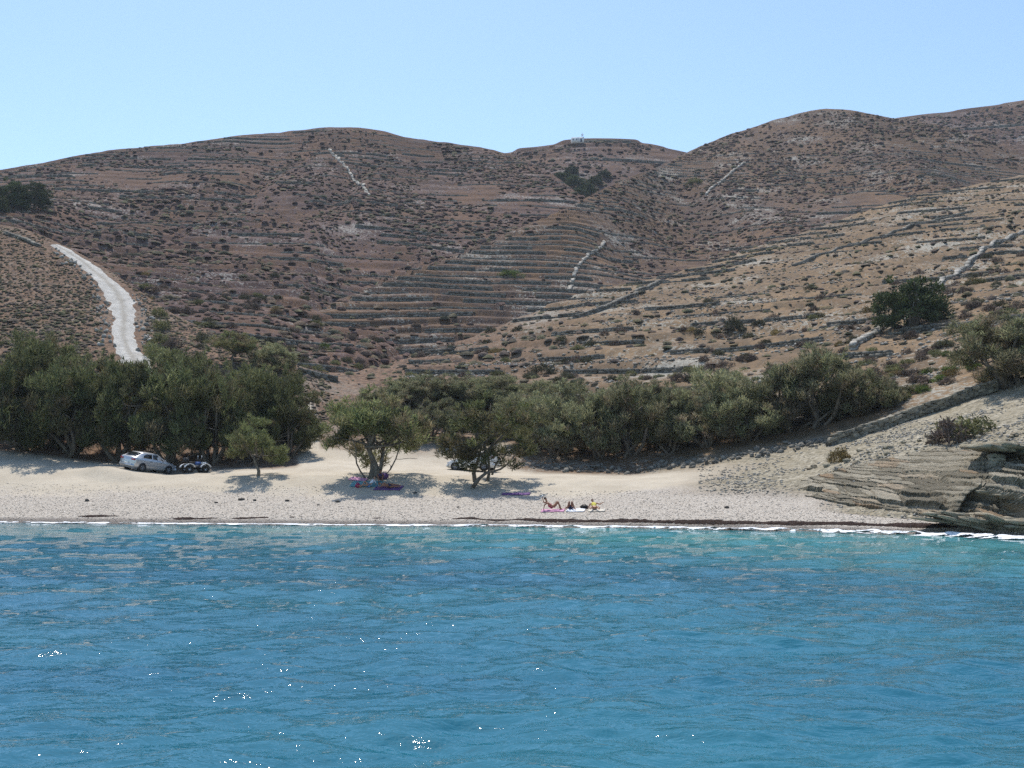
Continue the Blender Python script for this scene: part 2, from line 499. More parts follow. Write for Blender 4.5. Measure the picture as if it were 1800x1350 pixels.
# ---- shore and the slopes that rise straight from it
NEAR = Sheet([
    [zp(-900, 44, -2.2), zp(2700, 34, -2.2)],
    [zp(-900, 73, 0), zp(0, 67, 0), zp(450, 64, 0), zp(900, 62, 0), zp(1300, 58.5, 0), zp(1650, 53.5, 0), zp(1800, 50.5, 0), zp(2700, 45, 0)],
    [zp(-900, 74.6, .38), zp(0, 68.6, .38), zp(450, 65.4, .38), zp(900, 63.3, .36), zp(1300, 59.7, .36), zp(1650, 54.6, .36), zp(1800, 51.6, .36), zp(2700, 46, .36)],
    [pp(-900, 862, 79), pp(0, 866, 76), pp(450, 868, 73.5), pp(900, 870, 72), pp(1150, 875, 68.5), pp(1300, 880, 66), pp(1450, 890, 61.5), pp(1650, 912, 56), pp(1800, 922, 53), pp(2700, 930, 48)],
    [pp(-900, 770, 88), pp(0, 813, 83), pp(150, 826, 82), pp(300, 836, 80), pp(450, 837, 78), pp(600, 836, 77), pp(750, 836, 77), pp(900, 842, 77), pp(1100, 848, 75), pp(1200, 847, 74.5), pp(1300, 842, 73), pp(1400, 838, 70), pp(1500, 815, 68), pp(1600, 790, 66), pp(1700, 778, 64.5), pp(1800, 756, 63), pp(2700, 700, 58)],
    [pp(-900, 720, 97), pp(0, 783, 89), pp(100, 798, 88.5), pp(250, 815, 87), pp(400, 821, 87), pp(520, 818, 87), pp(560, 800, 91), pp(620, 812, 90), pp(750, 820, 88), pp(900, 827, 87), pp(1100, 832, 85), pp(1200, 822, 84), pp(1300, 808, 83), pp(1400, 790, 82), pp(1500, 768, 81), pp(1600, 737, 80), pp(1700, 706, 80), pp(1800, 672, 80), pp(2700, 540, 82)],
    [pp(-900, 600, 128), pp(0, 650, 115), pp(150, 655, 113), pp(250, 660, 112), pp(400, 682, 110), pp(500, 722, 108), pp(560, 735, 108), pp(620, 730, 108), pp(700, 715, 112), pp(900, 710, 112), pp(1100, 720, 106), pp(1300, 705, 104), pp(1500, 660, 102), pp(1700, 590, 102), pp(1800, 560, 102), pp(2700, 440, 108)],
    [pp(-900, 450, 155), pp(0, 500, 140), pp(150, 540, 133), pp(250, 600, 126), pp(400, 628, 122), pp(520, 668, 118), pp(600, 690, 119), pp(700, 668, 126), pp(900, 648, 135), pp(1100, 612, 142), pp(1300, 580, 148), pp(1500, 530, 155), pp(1700, 480, 165), pp(1800, 455, 170), pp(2700, 350, 195)],
    [pp(-900, 330, 175), pp(-200, 372, 168), pp(0, 394, 165), pp(60, 408, 162), pp(90, 420, 160), pp(130, 438, 157), pp(170, 460, 155), pp(245, 508, 148), pp(300, 552, 141), pp(380, 588, 134), pp(450, 615, 130), pp(520, 648, 126), pp(600, 664, 130), pp(650, 655, 140), pp(750, 622, 165), pp(900, 560, 185), pp(1050, 511, 205), pp(1200, 478, 225), pp(1400, 410, 255), pp(1600, 345, 285), pp(1800, 308, 310), pp(2700, 190, 360)],
    [pp(-900, 350, 215), pp(0, 440, 205), pp(245, 560, 185), pp(450, 650, 160), pp(600, 690, 155), pp(900, 600, 230), pp(1200, 520, 270), pp(1600, 400, 330), pp(1800, 360, 360), pp(2700, 250, 420)],
], [6, 6, 24, 24, 20, 30, 42, 70, 10], -0.9, 0.9, 640, asm=4.0, rsm=1.2)
SG = NEAR.seg[:, None] * np.ones((1, NEAR.nc))
PXN = 900 + NEAR.A[None, :] * FPX * np.ones((NEAR.nr, 1))
hm = sstep(5.0, 6.0, SG)                       # 0 on the beach, 1 on the hillside
bankm = sstep(3.05, 3.5, SG) * (1 - sstep(4.95, 5.2, SG)) * sstep(1130, 1330, PXN + 90 * fbm(NEAR.X / 6, NEAR.D / 6, 31, 3)) 
bankm = np.maximum(bankm, sstep(2.55, 2.9, SG) * (1 - sstep(4.95, 5.2, SG)) * sstep(1400, 1500, PXN))
NEAR.Z += hm * (1.0 * fbm(NEAR.X / 26, NEAR.D / 26, 5, 4) + 0.35 * fbm(NEAR.X / 4.5, NEAR.D / 4.5, 6, 3)) * (0.35 + 0.65 * sstep(300, 650, PXN))
NEAR.Z += bankm * (0.38 * fbm(NEAR.X / 2.6, NEAR.D / 2.6, 9, 4) + 0.25 * fbm(NEAR.X / 7, NEAR.D / 7, 10, 3))
NEAR.Z += (1 - hm) * (1 - bankm) * sstep(1.5, 2.5, SG) * (0.06 * fbm(NEAR.X / 3.5, NEAR.D / 3.5, 12, 4) + 0.03 * fbm(NEAR.X / 0.8, NEAR.D / 0.8, 13, 2))
NEAR.Zs = NEAR.Z.copy()
# level stand where the silver car is parked (tilts to its right, a little nose down)
CAR_YAW, CAR_PITCH, CAR_ROLL = R(60), R(4.0), R(8.5)
CAR_P = at(259, 829, 82.8); CAR_P.z = 3.19
_u = (NEAR.X - CAR_P.x) * math.cos(CAR_YAW) + (NEAR.D - CAR_P.y) * math.sin(CAR_YAW)
_v = (NEAR.X - CAR_P.x) * -math.sin(CAR_YAW) + (NEAR.D - CAR_P.y) * math.cos(CAR_YAW)
_pl = CAR_P.z - _u * math.tan(CAR_PITCH) + _v * math.tan(CAR_ROLL)
_w = (1 - sstep(2.3, 5.0, np.abs(_u))) * (1 - sstep(1.2, 4.5, np.abs(_v)))
NEAR.Z = NEAR.Z * (1 - _w) + _pl * _w
NEAR.Zs = NEAR.Z.copy()
tm = sstep(5.9, 6.3, SG) * (1 - sstep(7.97, 8.0, SG)) * sstep(620, 760, PXN) * sstep(-0.35, 0.25, fbm(NEAR.X / 38, NEAR.D / 30, 21, 3) + 0.25)
NEAR.terrace(2.9, 0.62 * tm, 2.2, 4)
near_me = NEAR.mesh('shore_ground')
wig = fbm(NEAR.X / 5, NEAR.D / 5, 41, 4)
pathm = np.exp(-((PXN - (552 - 6 * (SG - 4))) / (26 - 3.5 * np.clip(SG - 4, 0, 3))) ** 2) * (1 - sstep(6.0, 6.8, SG))
sandm = 1 - sstep(4.55, 5.0, SG + 0.25 * wig - 0.55 * sstep(520, 570, PXN) * (1 - sstep(860, 960, PXN)))
sandm = np.maximum(sandm, sstep(0.25, 0.6, pathm))
sandm = sandm * (1 - bankm)
attr(near_me, 'sand', sandm)
attr(near_me, 'pebbly', 1 - sstep(2.2, 3.9, SG + 0.35 * wig - 0.55 * sstep(950, 1250, PXN)))
attr(near_me, 'bank', bankm)
attr(near_me, 'wet', 1 - sstep(1.5, 1.9, SG))
tag(link('ground', near_me, M['shore_ground']), kind='structure')

# ---- the terraced spur and the big hill it climbs to
SPUR = Sheet([
    [pp(470, 660, 170), pp(560, 585, 183), pp(650, 625, 180), pp(750, 660, 178), pp(900, 600, 200), pp(1050, 550, 218), pp(1200, 520, 238), pp(1400, 455, 268), pp(1600, 390, 300), pp(1800, 350, 325), pp(2700, 270, 370)],
    [pp(470, 640, 180), pp(540, 566, 188), pp(600, 532, 200), pp(700, 492, 220), pp(800, 457, 240), pp(870, 427, 255), pp(960, 405, 268), pp(1050, 400, 280), pp(1200, 400, 310), pp(1400, 345, 350), pp(1600, 290, 370), pp(1800, 320, 365), pp(2700, 240, 390)],
    [pp(470, 636, 181), pp(540, 562, 190), pp(600, 529, 202), pp(700, 489, 222), pp(800, 454, 243), pp(870, 424, 258), pp(960, 386, 280), pp(1000, 366, 292), pp(1050, 341, 312), pp(1110, 315, 345), pp(1205, 270, 420), pp(1280, 235, 450), pp(1350, 213, 462), pp(1440, 192, 470), pp(1500, 192, 470), pp(1560, 206, 462), pp(1650, 219, 445), pp(1711, 233, 435), pp(1780, 268, 425), pp(1900, 300, 415), pp(2700, 230, 420)],
    [pp(470, 680, 215), pp(600, 580, 235), pp(800, 500, 280), pp(1000, 420, 340), pp(1205, 310, 470), pp(1440, 240, 540), pp(1800, 320, 490), pp(2700, 260, 480)],
], [170, 150, 10], -0.23, 0.9, 540, asm=5.0, rsm=2.0)
sg = SPUR.seg[:, None] * np.ones((1, SPUR.nc)); px_ = 900 + SPUR.A[None, :] * FPX * np.ones((SPUR.nr, 1))
SPUR.Z += 0.9 * fbm(SPUR.X / 34, SPUR.D / 34, 51, 4) + 0.3 * fbm(SPUR.X / 5, SPUR.D / 5, 52, 3)
gul = np.abs(fbm(SPUR.X / 60, SPUR.D / 150, 57, 2))
SPUR.Z -= 5.0 * (1 - sstep(0.0, 0.22, gul)) * sstep(1010, 1100, px_) * np.sin(np.clip(sg / 2, 0, 1) * math.pi)
SPUR.Zs = SPUR.Z.copy()
pz = fbm(SPUR.X / 40, SPUR.D / 40, 53, 3)
spurm = 1 - sstep(980, 1080, px_ + 60 * pz)
tm = spurm * (0.55 + 0.4 * sstep(-0.5, 0.0, pz)) + (1 - spurm) * (0.12 + 0.5 * sstep(-0.15, 0.35, pz))
SPUR.terrace(2.15, tm * (1 - sstep(1.96, 2.0, sg)), 2.4, 54)
tag(link('hill', SPUR.mesh('hill'), M['hill_mid']), kind='structure')

# ---- the broad hill behind the track
BROAD = Sheet([
    [pp(-900, 420, 200), pp(0, 440, 190), pp(245, 570, 158), pp(300, 590, 150), pp(450, 650, 138), pp(520, 680, 134), pp(600, 690, 138), pp(650, 690, 150), pp(700, 680, 168), pp(800, 560, 225), pp(900, 460, 262), pp(1000, 410, 290), pp(1100, 400, 320), pp(1300, 400, 340)],
    [pp(-900, 385, 250), pp(0, 380, 245), pp(250, 430, 240), pp(450, 460, 235), pp(600, 470, 240), pp(700, 450, 260), pp(800, 410, 285), pp(900, 370, 310), pp(1000, 370, 315), pp(1100, 390, 330), pp(1300, 395, 350)],
    [pp(-900, 330, 330), pp(-300, 325, 335), pp(0, 301, 340), pp(50, 292, 345), pp(200, 265, 365), pp(400, 243, 390), pp(500, 240, 400), pp(560, 228, 405), pp(650, 230, 410), pp(720, 248, 410), pp(860, 262, 405), pp(900, 274, 395), pp(950, 300, 372), pp(1000, 328, 345), pp(1020, 352, 335), pp(1100, 388, 332), pp(1300, 393, 352)],
    [pp(-900, 380, 400), pp(0, 340, 420), pp(400, 290, 470), pp(650, 270, 500), pp(900, 310, 470), pp(1020, 400, 400), pp(1300, 420, 420)],
], [130, 170, 10], -0.9, 0.22, 560, asm=5.0, rsm=2.0)
sg = BROAD.seg[:, None] * np.ones((1, BROAD.nc)); px_ = 900 + BROAD.A[None, :] * FPX * np.ones((BROAD.nr, 1))
BROAD.Z += 1.3 * fbm(BROAD.X / 45, BROAD.D / 45, 61, 4) + 0.35 * fbm(BROAD.X / 6, BROAD.D / 6, 62, 3)
gul = np.abs(fbm(BROAD.X / 55, BROAD.D / 160, 67, 2))
BROAD.Z -= 4.0 * (1 - sstep(0.0, 0.2, gul)) * np.sin(np.clip(sg / 2, 0, 1) * math.pi)
BROAD.Zs = BROAD.Z.copy()
tm = 0.25 + 0.55 * sstep(-0.3, 0.3, fbm(BROAD.X / 40, BROAD.D / 40, 63, 3))
BROAD.terrace(3.0, tm * (1 - sstep(1.96, 2.0, sg)), 3.2, 64)
tag(link('hill', BROAD.mesh('hill'), M['hill_far']), kind='structure')

# ---- the hill with the chapel, and the far ridge
CHAPEL_HILL = Sheet([
    [pp(500, 400, 400), pp(850, 380, 400), pp(1000, 385, 395), pp(1200, 380, 430), pp(1500, 380, 480)],
    [pp(500, 360, 500), pp(700, 320, 515), pp(850, 283, 520), pp(890, 272, 520), pp(950, 263, 520), pp(1000, 252, 520), pp(1050, 247, 520), pp(1100, 247, 520), pp(1150, 257, 517), pp(1205, 271, 512), pp(1300, 300, 505), pp(1500, 330, 500)],
    [pp(500, 380, 580), pp(1000, 290, 620), pp(1500, 350, 600)],
], [130, 8], -0.24, 0.34, 240, asm=4, rsm=1.5)
CHAPEL_HILL.Z += 1.0 * fbm(CHAPEL_HILL.X / 40, CHAPEL_HILL.D / 40, 71, 4)
CHAPEL_HILL.Zs = CHAPEL_HILL.Z.copy(); CHAPEL_HILL.terrace(4.6, 0.1 + 0.5 * sstep(-0.1, 0.3, fbm(CHAPEL_HILL.X / 40, CHAPEL_HILL.D / 40, 75, 3)), 2.5, 74)
tag(link('hill', CHAPEL_HILL.mesh('hill'), M['hill_far']), kind='structure')
RIDGE = Sheet([
    [pp(1300, 330, 500), pp(1600, 320, 500), pp(1800, 330, 500), pp(2700, 300, 480)],
    [pp(1300, 290, 620), pp(1450, 240, 620), pp(1573, 210, 620), pp(1640, 201, 620), pp(1700, 196, 620), pp(1750, 188, 620), pp(1800, 179, 620), pp(1900, 165, 620), pp(2700, 150, 600)],
    [pp(1300, 310, 720), pp(1800, 230, 720), pp(2700, 200, 700)],
], [120, 8], 0.2, 0.9, 300, asm=4, rsm=1.5)
RIDGE.Z += 1.0 * fbm(RIDGE.X / 40, RIDGE.D / 40, 81, 4)
RIDGE.Zs = RIDGE.Z.copy(); RIDGE.terrace(4.2, 0.15 + 0.5 * sstep(-0.1, 0.3, fbm(RIDGE.X / 40, RIDGE.D / 40, 85, 3)), 2.5, 84)
tag(link('hill', RIDGE.mesh('hill'), M['hill_far']), kind='structure')
SHEETS = [NEAR, SPUR, BROAD, CHAPEL_HILL, RIDGE]

def hit(px, py, sheets=None):
    """nearest ground point seen at a photo pixel"""
    best = None
    for s in (sheets or SHEETS):
        h = s.first_hit(px, py)
        if h is not None and (best is None or h.y < best.y): best = h
    return best
def ground(x, y):
    return max(s.ground(x, y) for s in SHEETS if s.A[0] <= x / y <= s.A[-1] and s.D[0].min() - 1 < y < s.D[-1].max() + 1)
def seen(x, y, z):
    """is the point in the frame and in front of every other sheet?"""
    px, py = to_px(x, y, z)
    if not (-10 < px < 1810 and 0 < py < 1350): return False
    a, sl = x / y, (z - CAM_Z) / y
    for s in SHEETS:
        if a < s.A[0] or a > s.A[-1]: continue
        c = int(round(float(s.col(a))))
        m = s.D[:, c] < y - 1.5
        if m.any() and ((s.Z[m, c] - CAM_Z) / s.D[m, c]).max() > sl: return False
    return True

# ------------------------------------------------------------------ sea
def sea_material():
    t = NT('sea_water')
    sep = t.new('ShaderNodeSeparateXYZ'); t.l.new(t.position(), sep.inputs[0])
    shallow = t.attr('shallow')
    patch = t.noise(0.07, 4, 0.6, vec=t.mapped(t.position(), (0.45, 1, 1)))
    deep = t.ramp(patch, [(0.35, (0.012, 0.096, 0.160)), (0.65, (0.019, 0.134, 0.182))])
    shal = t.ramp(t.noise(0.16, 4, 0.6, vec=t.mapped(t.position(), (0.35, 1, 1))), [(0.35, (0.038, 0.190, 0.225)), (0.65, (0.062, 0.250, 0.245))])
    c = t.mix(shallow, deep, shal)
    p = t.position()
    w1 = t.noise(1.7, 4, 0.6, vec=t.mapped(p, (0.6, 1.0, 1)), dist=0.6)
    w2 = t.noise(5.5, 3, 0.6, vec=t.mapped(p, (0.65, 1.0, 1)), dist=0.4)
    w3 = t.noise(15.0, 2, 0.6, vec=t.mapped(p, (0.7, 1.0, 1)))
    h = t.math('ADD', t.math('MULTIPLY', w1, 0.072), t.math('MULTIPLY', w2, 0.021))
    h = t.math('ADD', h, t.math('MULTIPLY', w3, 0.0035))
    t.bump(h, 1.0, 1.0)
    t.bsdf.inputs['IOR'].default_value = 1.333
    M['sea_water'] = t.base(c, 0.03, 0.5)
sea_material()
def sea():
    rows = np.concatenate([[2.0, 5.0], 3.0 * FPX / np.linspace(1440 - 833, 905 - 833, 400)])
    a = np.concatenate([[-4, -2, -1.2, -0.8], np.linspace(-0.62, 0.62, 640), [0.8, 1.2, 2, 4]])
    A, D = np.meshgrid(a, rows)
    X = A * D
    Z = np.zeros_like(X)
    rg = np.random.default_rng(5)
    lam = np.geomspace(0.35, 5.5, 46)
    for L in lam:
        th = rg.normal(math.pi / 2 + 0.25, 0.55); ph = rg.uniform(0, 6.28)
        k = 2 * math.pi / L
        fade = sstep(2.2, 0.7, D * D / (1067.0 * 3.0) / L * 1.6)
        w = np.sin(k * (X * math.cos(th) + D * math.sin(th)) + ph)
        Z += 0.0052 * L ** 0.72 * fade * (w + 0.25 * w * w)
    calm = 0.75 + 0.5 * vnoise(X / 9.0, D / 16.0, 91)
    wl_ = np.interp(A, NEAR.A, gsmooth(np.array([np.interp(0.0, NEAR.Z[:14, c], NEAR.D[:14, c]) for c in range(NEAR.nc)]), 3, 0))
    Z *= calm * (1 - 0.75 * sstep(-6, 0.5, D - wl_))
    V = np.stack([X, D, Z], 2).reshape(-1, 3)
    me = fast_mesh('sea', V, grid_faces(len(rows), len(a))); smooth_mesh(me)
    px = 900 + A * FPX
    sh = sstep(-30, -3, D - wl_) * (0.35 + 0.65 * sstep(250, 900, px)) + 0.25 * fbm(X / 14, D / 10, 95, 3)
    attr(me, 'shallow', np.clip(sh, 0, 1))
    tag(link('sea', me, M['sea_water']), kind='structure')
    return a, wl_
sea()
WL = np.array([np.interp(0.0, NEAR.Z[:14, c], NEAR.D[:14, c]) for c in range(NEAR.nc)])
def waterline(px):
    a = zp(px, 60, 0)[0]
    return a, float(np.interp(a, NEAR.A, WL))

# breaking foam: a ragged lace of white water along the waterline
def foam():
    t = NT('foam')
    n = t.noise(6.0, 4, 0.7)
    t.bump(n, 0.8, 0.1)
    M['foam'] = t.base(t.ramp(n, [(0.3, (0.72, 0.74, 0.76)), (0.6, (0.86, 0.86, 0.86))]), 0.8, 0.3)
    nc, nr = 1900, 34
    a = np.linspace(-0.75, 0.75, nc); u = np.linspace(0, 1, nr)
    wl_ = np.interp(a, NEAR.A, WL)
    px = 900 + a * FPX
    out = 0.45 + 0.55 * fbm(px / 60.0, px * 0, 101, 3) + 1.0 * sstep(700, 1650, px) * (0.9 + 0.8 * fbm(px / 45.0, px * 0 + 5, 102, 3))
    out = np.clip(out, 0.4, 4) + 0.55
    inn = 0.22 + 0.12 * fbm(px / 25.0, px * 0, 103, 3)
    A, U = np.meshgrid(a, u)
    D = (wl_ - out)[None, :] * (1 - U) + (wl_ + inn)[None, :] * U
    D += 0.16 * fbm(A * 420, U * 5, 104, 3)
    X = A * D
    base = np.maximum(0.02, 0) + np.clip((D - wl_[None, :]) * 0.26, 0, 1) + 0.02
    crest = np.exp(-((U - 0.45) / 0.22) ** 2)
    Z = base + 0.17 * crest * (0.55 + 0.75 * vnoise(X / 0.7, D / 0.4, 105)) * (0.4 + 0.6 * sstep(500, 1700, px))[None, :]
    F = grid_faces(nr, nc)
    dens = fbm(X / 0.85, D / 0.28, 106, 3) + 0.75 * crest - 0.42 + 0.15 * sstep(700, 1600, px)[None, :]
    keep = dens.ravel()[F].mean(1) > 0.0
    F = F[keep]
    V = np.stack([X, D, Z], 2).reshape(-1, 3)
    used = np.unique(F); re = np.zeros(len(V), int); re[used] = np.arange(len(used))
    me = fast_mesh('foam', V[used], re[F])
    tag(link('foam', me, M['foam']), 'white foam of small waves breaking along the shingle', 'foam', kind='stuff')
foam()

# wrack: dead seagrass washed up in a dark low ridge
def wrack():
    t = NT('wrack')
    n = t.noise(7, 4, 0.75)
    t.bump(n, 1.0, 0.08)
    M['wrack'] = t.base(t.ramp(n, [(0.3, (0.018, 0.012, 0.010)), (0.7, (0.062, 0.038, 0.030))]), 0.95, 0.1)
    nc, nr = 1500, 9
    a = np.linspace(-0.7, 0.66, nc); px = 900 + a * FPX
    wl_ = np.interp(a, NEAR.A, WL)
    lump = fbm(px / 55.0, px * 0 + 3, 111, 4)
    strong = sstep(880, 960, px) * (1 - sstep(1640, 1720, px))
    amt = np.clip(strong * (0.62 + 0.5 * lump), 0, 2) + np.clip((lump - 0.10 + 0.30 * np.exp(-((px - 430) / 60) ** 2) + 0.2 * np.exp(-((px - 720) / 120) ** 2)) * 0.9, 0, 0.42) * (1 - strong)
    ctr = wl_ + 0.95 + 0.25 * fbm(px / 120.0, px * 0, 112, 2) + 0.55 * (1 - strong) * (0.6 + fbm(px / 80.0, px * 0 + 9, 114, 2))
    wid = 0.10 + 0.34 * amt; hei = 0.14 * np.sqrt(np.clip(amt, 0, 3))
    u = np.linspace(-1, 1, nr)
    U = u[:, None] * np.ones((1, nc))
    D = ctr[None, :] + U * wid[None, :] * (1 + 0.25 * fbm(a[None, :] * 900, U * 2, 115, 2))
    X = a[None, :] * D
    zb = np.array([[NEAR.ground(X[i, j], D[i, j]) for j in range(nc)] for i in (0, nr - 1)])
    zb = zb[0][None, :] * (1 - (U + 1) / 2) + zb[1][None, :] * (U + 1) / 2
    Z = zb - 0.03 + (1 - U ** 2) ** 0.6 * hei[None, :] * (0.7 + 0.7 * vnoise(X / 0.25, D / 0.2, 113))
    F = grid_faces(nr, nc)
    F = F[(amt[None, :] * np.ones((nr, 1))).ravel()[F].mean(1) > 0.08]
    V = np.stack([X, D, Z], 2).reshape(-1, 3)
    used = np.unique(F); re = np.zeros(len(V), int); re[used] = np.arange(len(used))
    tag(link('seaweed_wrack', fast_mesh('seaweed_wrack', V[used], re[F]), M['wrack']), 'dark brown bank of dead seaweed washed up along the waterline', 'seaweed', kind='stuff')
wrack()

# ------------------------------------------------------------------ dirt track climbing the slope
def lay_strip(name, mat, ctr, width_m, lift, nu=15, sheets=(NEAR,)):
    P = [hit(x, y, list(sheets)) for x, y in ctr]
    ok = [i for i, p in enumerate(P) if p is not None]
    P = np.array([P[i][:] for i in ok])
    if np.ndim(width_m): width_m = np.asarray(width_m)[ok]
    seg = np.concatenate([[0], np.cumsum(np.linalg.norm(np.diff(P, axis=0), axis=1))])
    n = max(8, int(seg[-1] / 0.9)); tt = np.linspace(0, seg[-1], n)
    Q = np.stack([gsmooth(np.interp(tt, seg, P[:, k]), 2.0, 0) for k in range(3)], 1)
    W = np.interp(tt, seg, width_m) if np.ndim(width_m) else np.full(n, width_m)
    T = np.gradient(Q, axis=0); N = np.stack([T[:, 1], -T[:, 0]], 1); N /= np.linalg.norm(N, axis=1)[:, None]
    V = []
    for i in range(n):
        ws = W[i] * (1 + 0.5 * (vnoise(i * 0.35, 0.0, 121) - 0.5))
        for k in range(nu):
            f = (k / (nu - 1) - 0.5) * ws
            x, y = Q[i, 0] + N[i, 0] * f, Q[i, 1] + N[i, 1] * f
            e = abs(k / (nu - 1) - 0.5) * 2
            rag = float(vnoise(x * 0.9, y * 0.9, 122)) + 0.5 * float(vnoise(x * 2.3, y * 2.3, 123))
            V.append((x, y, sheets[0].ground(x, y) + lift - max(0.0, e - 0.45) * (0.08 + 0.5 * rag) * 0.75))
    V = np.array(V).reshape(n, nu, 3)
    across = np.tile(np.abs(np.linspace(-1, 1, nu)), n)
    me = fast_mesh(name, V.reshape(-1, 3), grid_faces(n, nu)); smooth_mesh(me); attr(me, 'across', across)
    return tag(link(name, me, mat), kind='structure'), Q, N, W
def track_material():
    t = NT('track')
    c = t.ramp(t.noise(0.8, 6, 0.7), [(0.3, (0.36, 0.335, 0.30)), (0.7, (0.60, 0.57, 0.52))])
    c = t.mix(t.rng(t.noise(4.0, 5, 0.8), 0.5, 0.75, 0, 0.6), c, (0.27, 0.235, 0.19))
    mid = t.math('MULTIPLY', t.rng(t.math('ADD', t.attr('across'), t.math('MULTIPLY', t.noise(0.9, 4, 0.7), 0.4)), 0.25, 0.5, 1.0, 0.0), 0.55)
    c = t.mix(mid, c, (0.27, 0.235, 0.185))
    t.bump(t.noise(3.0, 5, 0.75), 0.9, 0.2)
    M['track'] = t.base(c, 0.95, 0.1)
track_material()
TRACK = [(92, 428), (112, 440), (140, 457), (170, 480), (198, 505), (214, 530), (219, 560), (216, 590), (226, 620), (250, 650), (268, 672)]
_, TQ, TN, TW = lay_strip('dirt_track', M['track'], TRACK, np.array([2.0, 2.2, 2.6, 3.2, 4.0, 4.2, 3.8, 3.3, 3.1, 2.8, 2.6]), 0.10)
# ------------------------------------------------------------------ dry stone walls
def stone_boxes(path, hgt, thick, sw, sh, rg, sheet_z=None, rough=0.22, sink=0.25):
    """courses of jittered stone blocks along a 3D path -> MB"""
    path = np.asarray(path, float)
    seg = np.concatenate([[0], np.cumsum(np.linalg.norm(np.diff(path, axis=0), axis=1))])
    mb = MB()
    ncs = max(1, int(round(np.mean(hgt) / sh)))
    for c in range(-1, ncs):
        u = rg.uniform(0, sw)
        while u < seg[-1]:
            w = sw * rg.uniform(0.6, 1.5)
            um = min(u + w / 2, seg[-1])
            p = np.array([np.interp(um, seg, path[:, k]) for k in range(3)])
            h_here = hgt if np.ndim(hgt) == 0 else np.interp(um, seg, hgt)
            z = c * sh + (0 if c >= 0 else sh - sink)
            if c >= 0 and z > h_here * rg.uniform(0.8, 1.12):
                u += w; continue
            q = np.array([np.interp(min(um + 0.3, seg[-1]), seg, path[:, k]) for k in range(3)]) - np.array([np.interp(max(um - 0.3, 0), seg, path[:, k]) for k in range(3)])
            an = math.atan2(q[1], q[0]) + rg.normal(0, 0.12)
            sl = math.atan2(q[2], math.hypot(q[0], q[1]) + 1e-6)
            hx, hy, hz = w / 2 * 1.03, thick / 2 * rg.uniform(0.75, 1.2), sh / 2 * rg.uniform(0.8, 1.25)
            V = np.array([[x, y, zz] for zz in (-hz, hz) for x, y in ((-hx, -hy), (hx, -hy), (hx, hy), (-hx, hy))])
            V *= 1 + rg.uniform(-rough, rough, V.shape)
            V[:, 2] += V[:, 0] * math.tan(sl)
            ca, sa = math.cos(an), math.sin(an)
            V = np.stack([V[:, 0] * ca - V[:, 1] * sa, V[:, 0] * sa + V[:, 1] * ca, V[:, 2]], 1)
            off = rg.normal(0, thick * 0.10)
            V += p + np.array([-sa * off, ca * off, z + sh / 2])
            mb.add(V, MB.BQ)
            u += w
    return mb

WALL_RG = np.random.default_rng(31)
def terrace_walls(sheet, a0, a1, klist, lmin, lmax, gap, hgt, r0, r1, label, group, mat, prob, limit, bymask=None, sw=0.8, sh=0.45):
    """walls that hold up the terraces: one object for each unbroken stretch"""
    made = 0
    rg = WALL_RG
    cols = np.nonzero((sheet.A >= a0) & (sheet.A <= a1))[0]
    ztop = sheet.Zs + sheet.wob
    for k in klist:
        lev = k * sheet.P
        pts = []
        for c in cols:
            zc = ztop[r0:r1, c]
            up = np.nonzero(zc >= lev)[0]
            if len(up) == 0 or up[0] == 0: pts.append(None); continue
            i = up[0]; f = (lev - zc[i - 1]) / (zc[i] - zc[i - 1] + 1e-9)
            d = sheet.D[r0 + i - 1, c] * (1 - f) + sheet.D[r0 + i, c] * f - 0.15
            x = sheet.A[c] * d
            pts.append((x, d, sheet.ground(x, d - 0.5)))
        i = 0
        while i < len(pts):
            want = rg.uniform(lmin, lmax); run = []; L = 0.0
            while i < len(pts) and pts[i] is not None and L < want:
                if run:
                    dd = math.dist(run[-1][:2], pts[i][:2])
                    if dd > 4.0: break
                    L += dd
                run.append(pts[i]); i += 1
            i += 1
            if L < 4.0: continue
            m = run[len(run) // 2]
            skip = rg.random() > prob
            if not skip and (seen(m[0], m[1], m[2] + 1.0) or seen(*run[0][:2], run[0][2] + 1.0)) and made < limit:
                P = np.array(run)
                P[:, 2] = gsmooth(P[:, 2], 1.0, 0)
                mid = hgt * (0.15 + 1.15 * vnoise(P[:, 0] / 3.5, P[:, 1] / 3.5, 131))
                mb = stone_boxes(P, mid, 0.7, sw, sh, rg)
                if mb.n:
                    o = mb.build('dry_stone_wall', mat)
                    tag(o, label, 'wall', group, 'thing')
                    made += 1
            g = rg.uniform(*gap); L = 0.0
            while i < len(pts) and L < g:
                if pts[i] is not None and pts[i - 1] is not None: L += math.dist(pts[i][:2], pts[i - 1][:2])
                else: L += 0.5
                i += 1
    return made

n_w = terrace_walls(SPUR, -0.19, 0.075, range(8, 34), 8, 40, (1.0, 7.0), 1.0, 0, 175, 'dark dry stone terrace wall on the closely stepped spur', 'terrace walls of the stepped spur', M['wall_stone'], 0.92, 95)
n_w += terrace_walls(SPUR, 0.05, 0.50, range(20, 72), 6, 40, (4, 30), 0.85, 0, 318, 'low stone terrace wall on the big domed hill above the spur', 'terrace walls of the domed hill', M['wall_stone'], 0.75, 85)
n_w += terrace_walls(BROAD, -0.50, 0.06, range(6, 50), 8, 50, (3, 26), 0.9, 0, 300, 'low stone terrace wall on the broad scrubby hill behind the track', 'terrace walls of the broad hill', M['wall_stone'], 0.85, 120)
n_w += terrace_walls(NEAR, -0.10, 0.52, range(4, 30), 5, 20, (6, 26), 0.85, 97, 222, 'grey dry stone terrace wall on the pale slope above the tamarisks', 'terrace walls of the pale slope', M['wall_stone'], 0.8, 85, sw=0.6, sh=0.32)
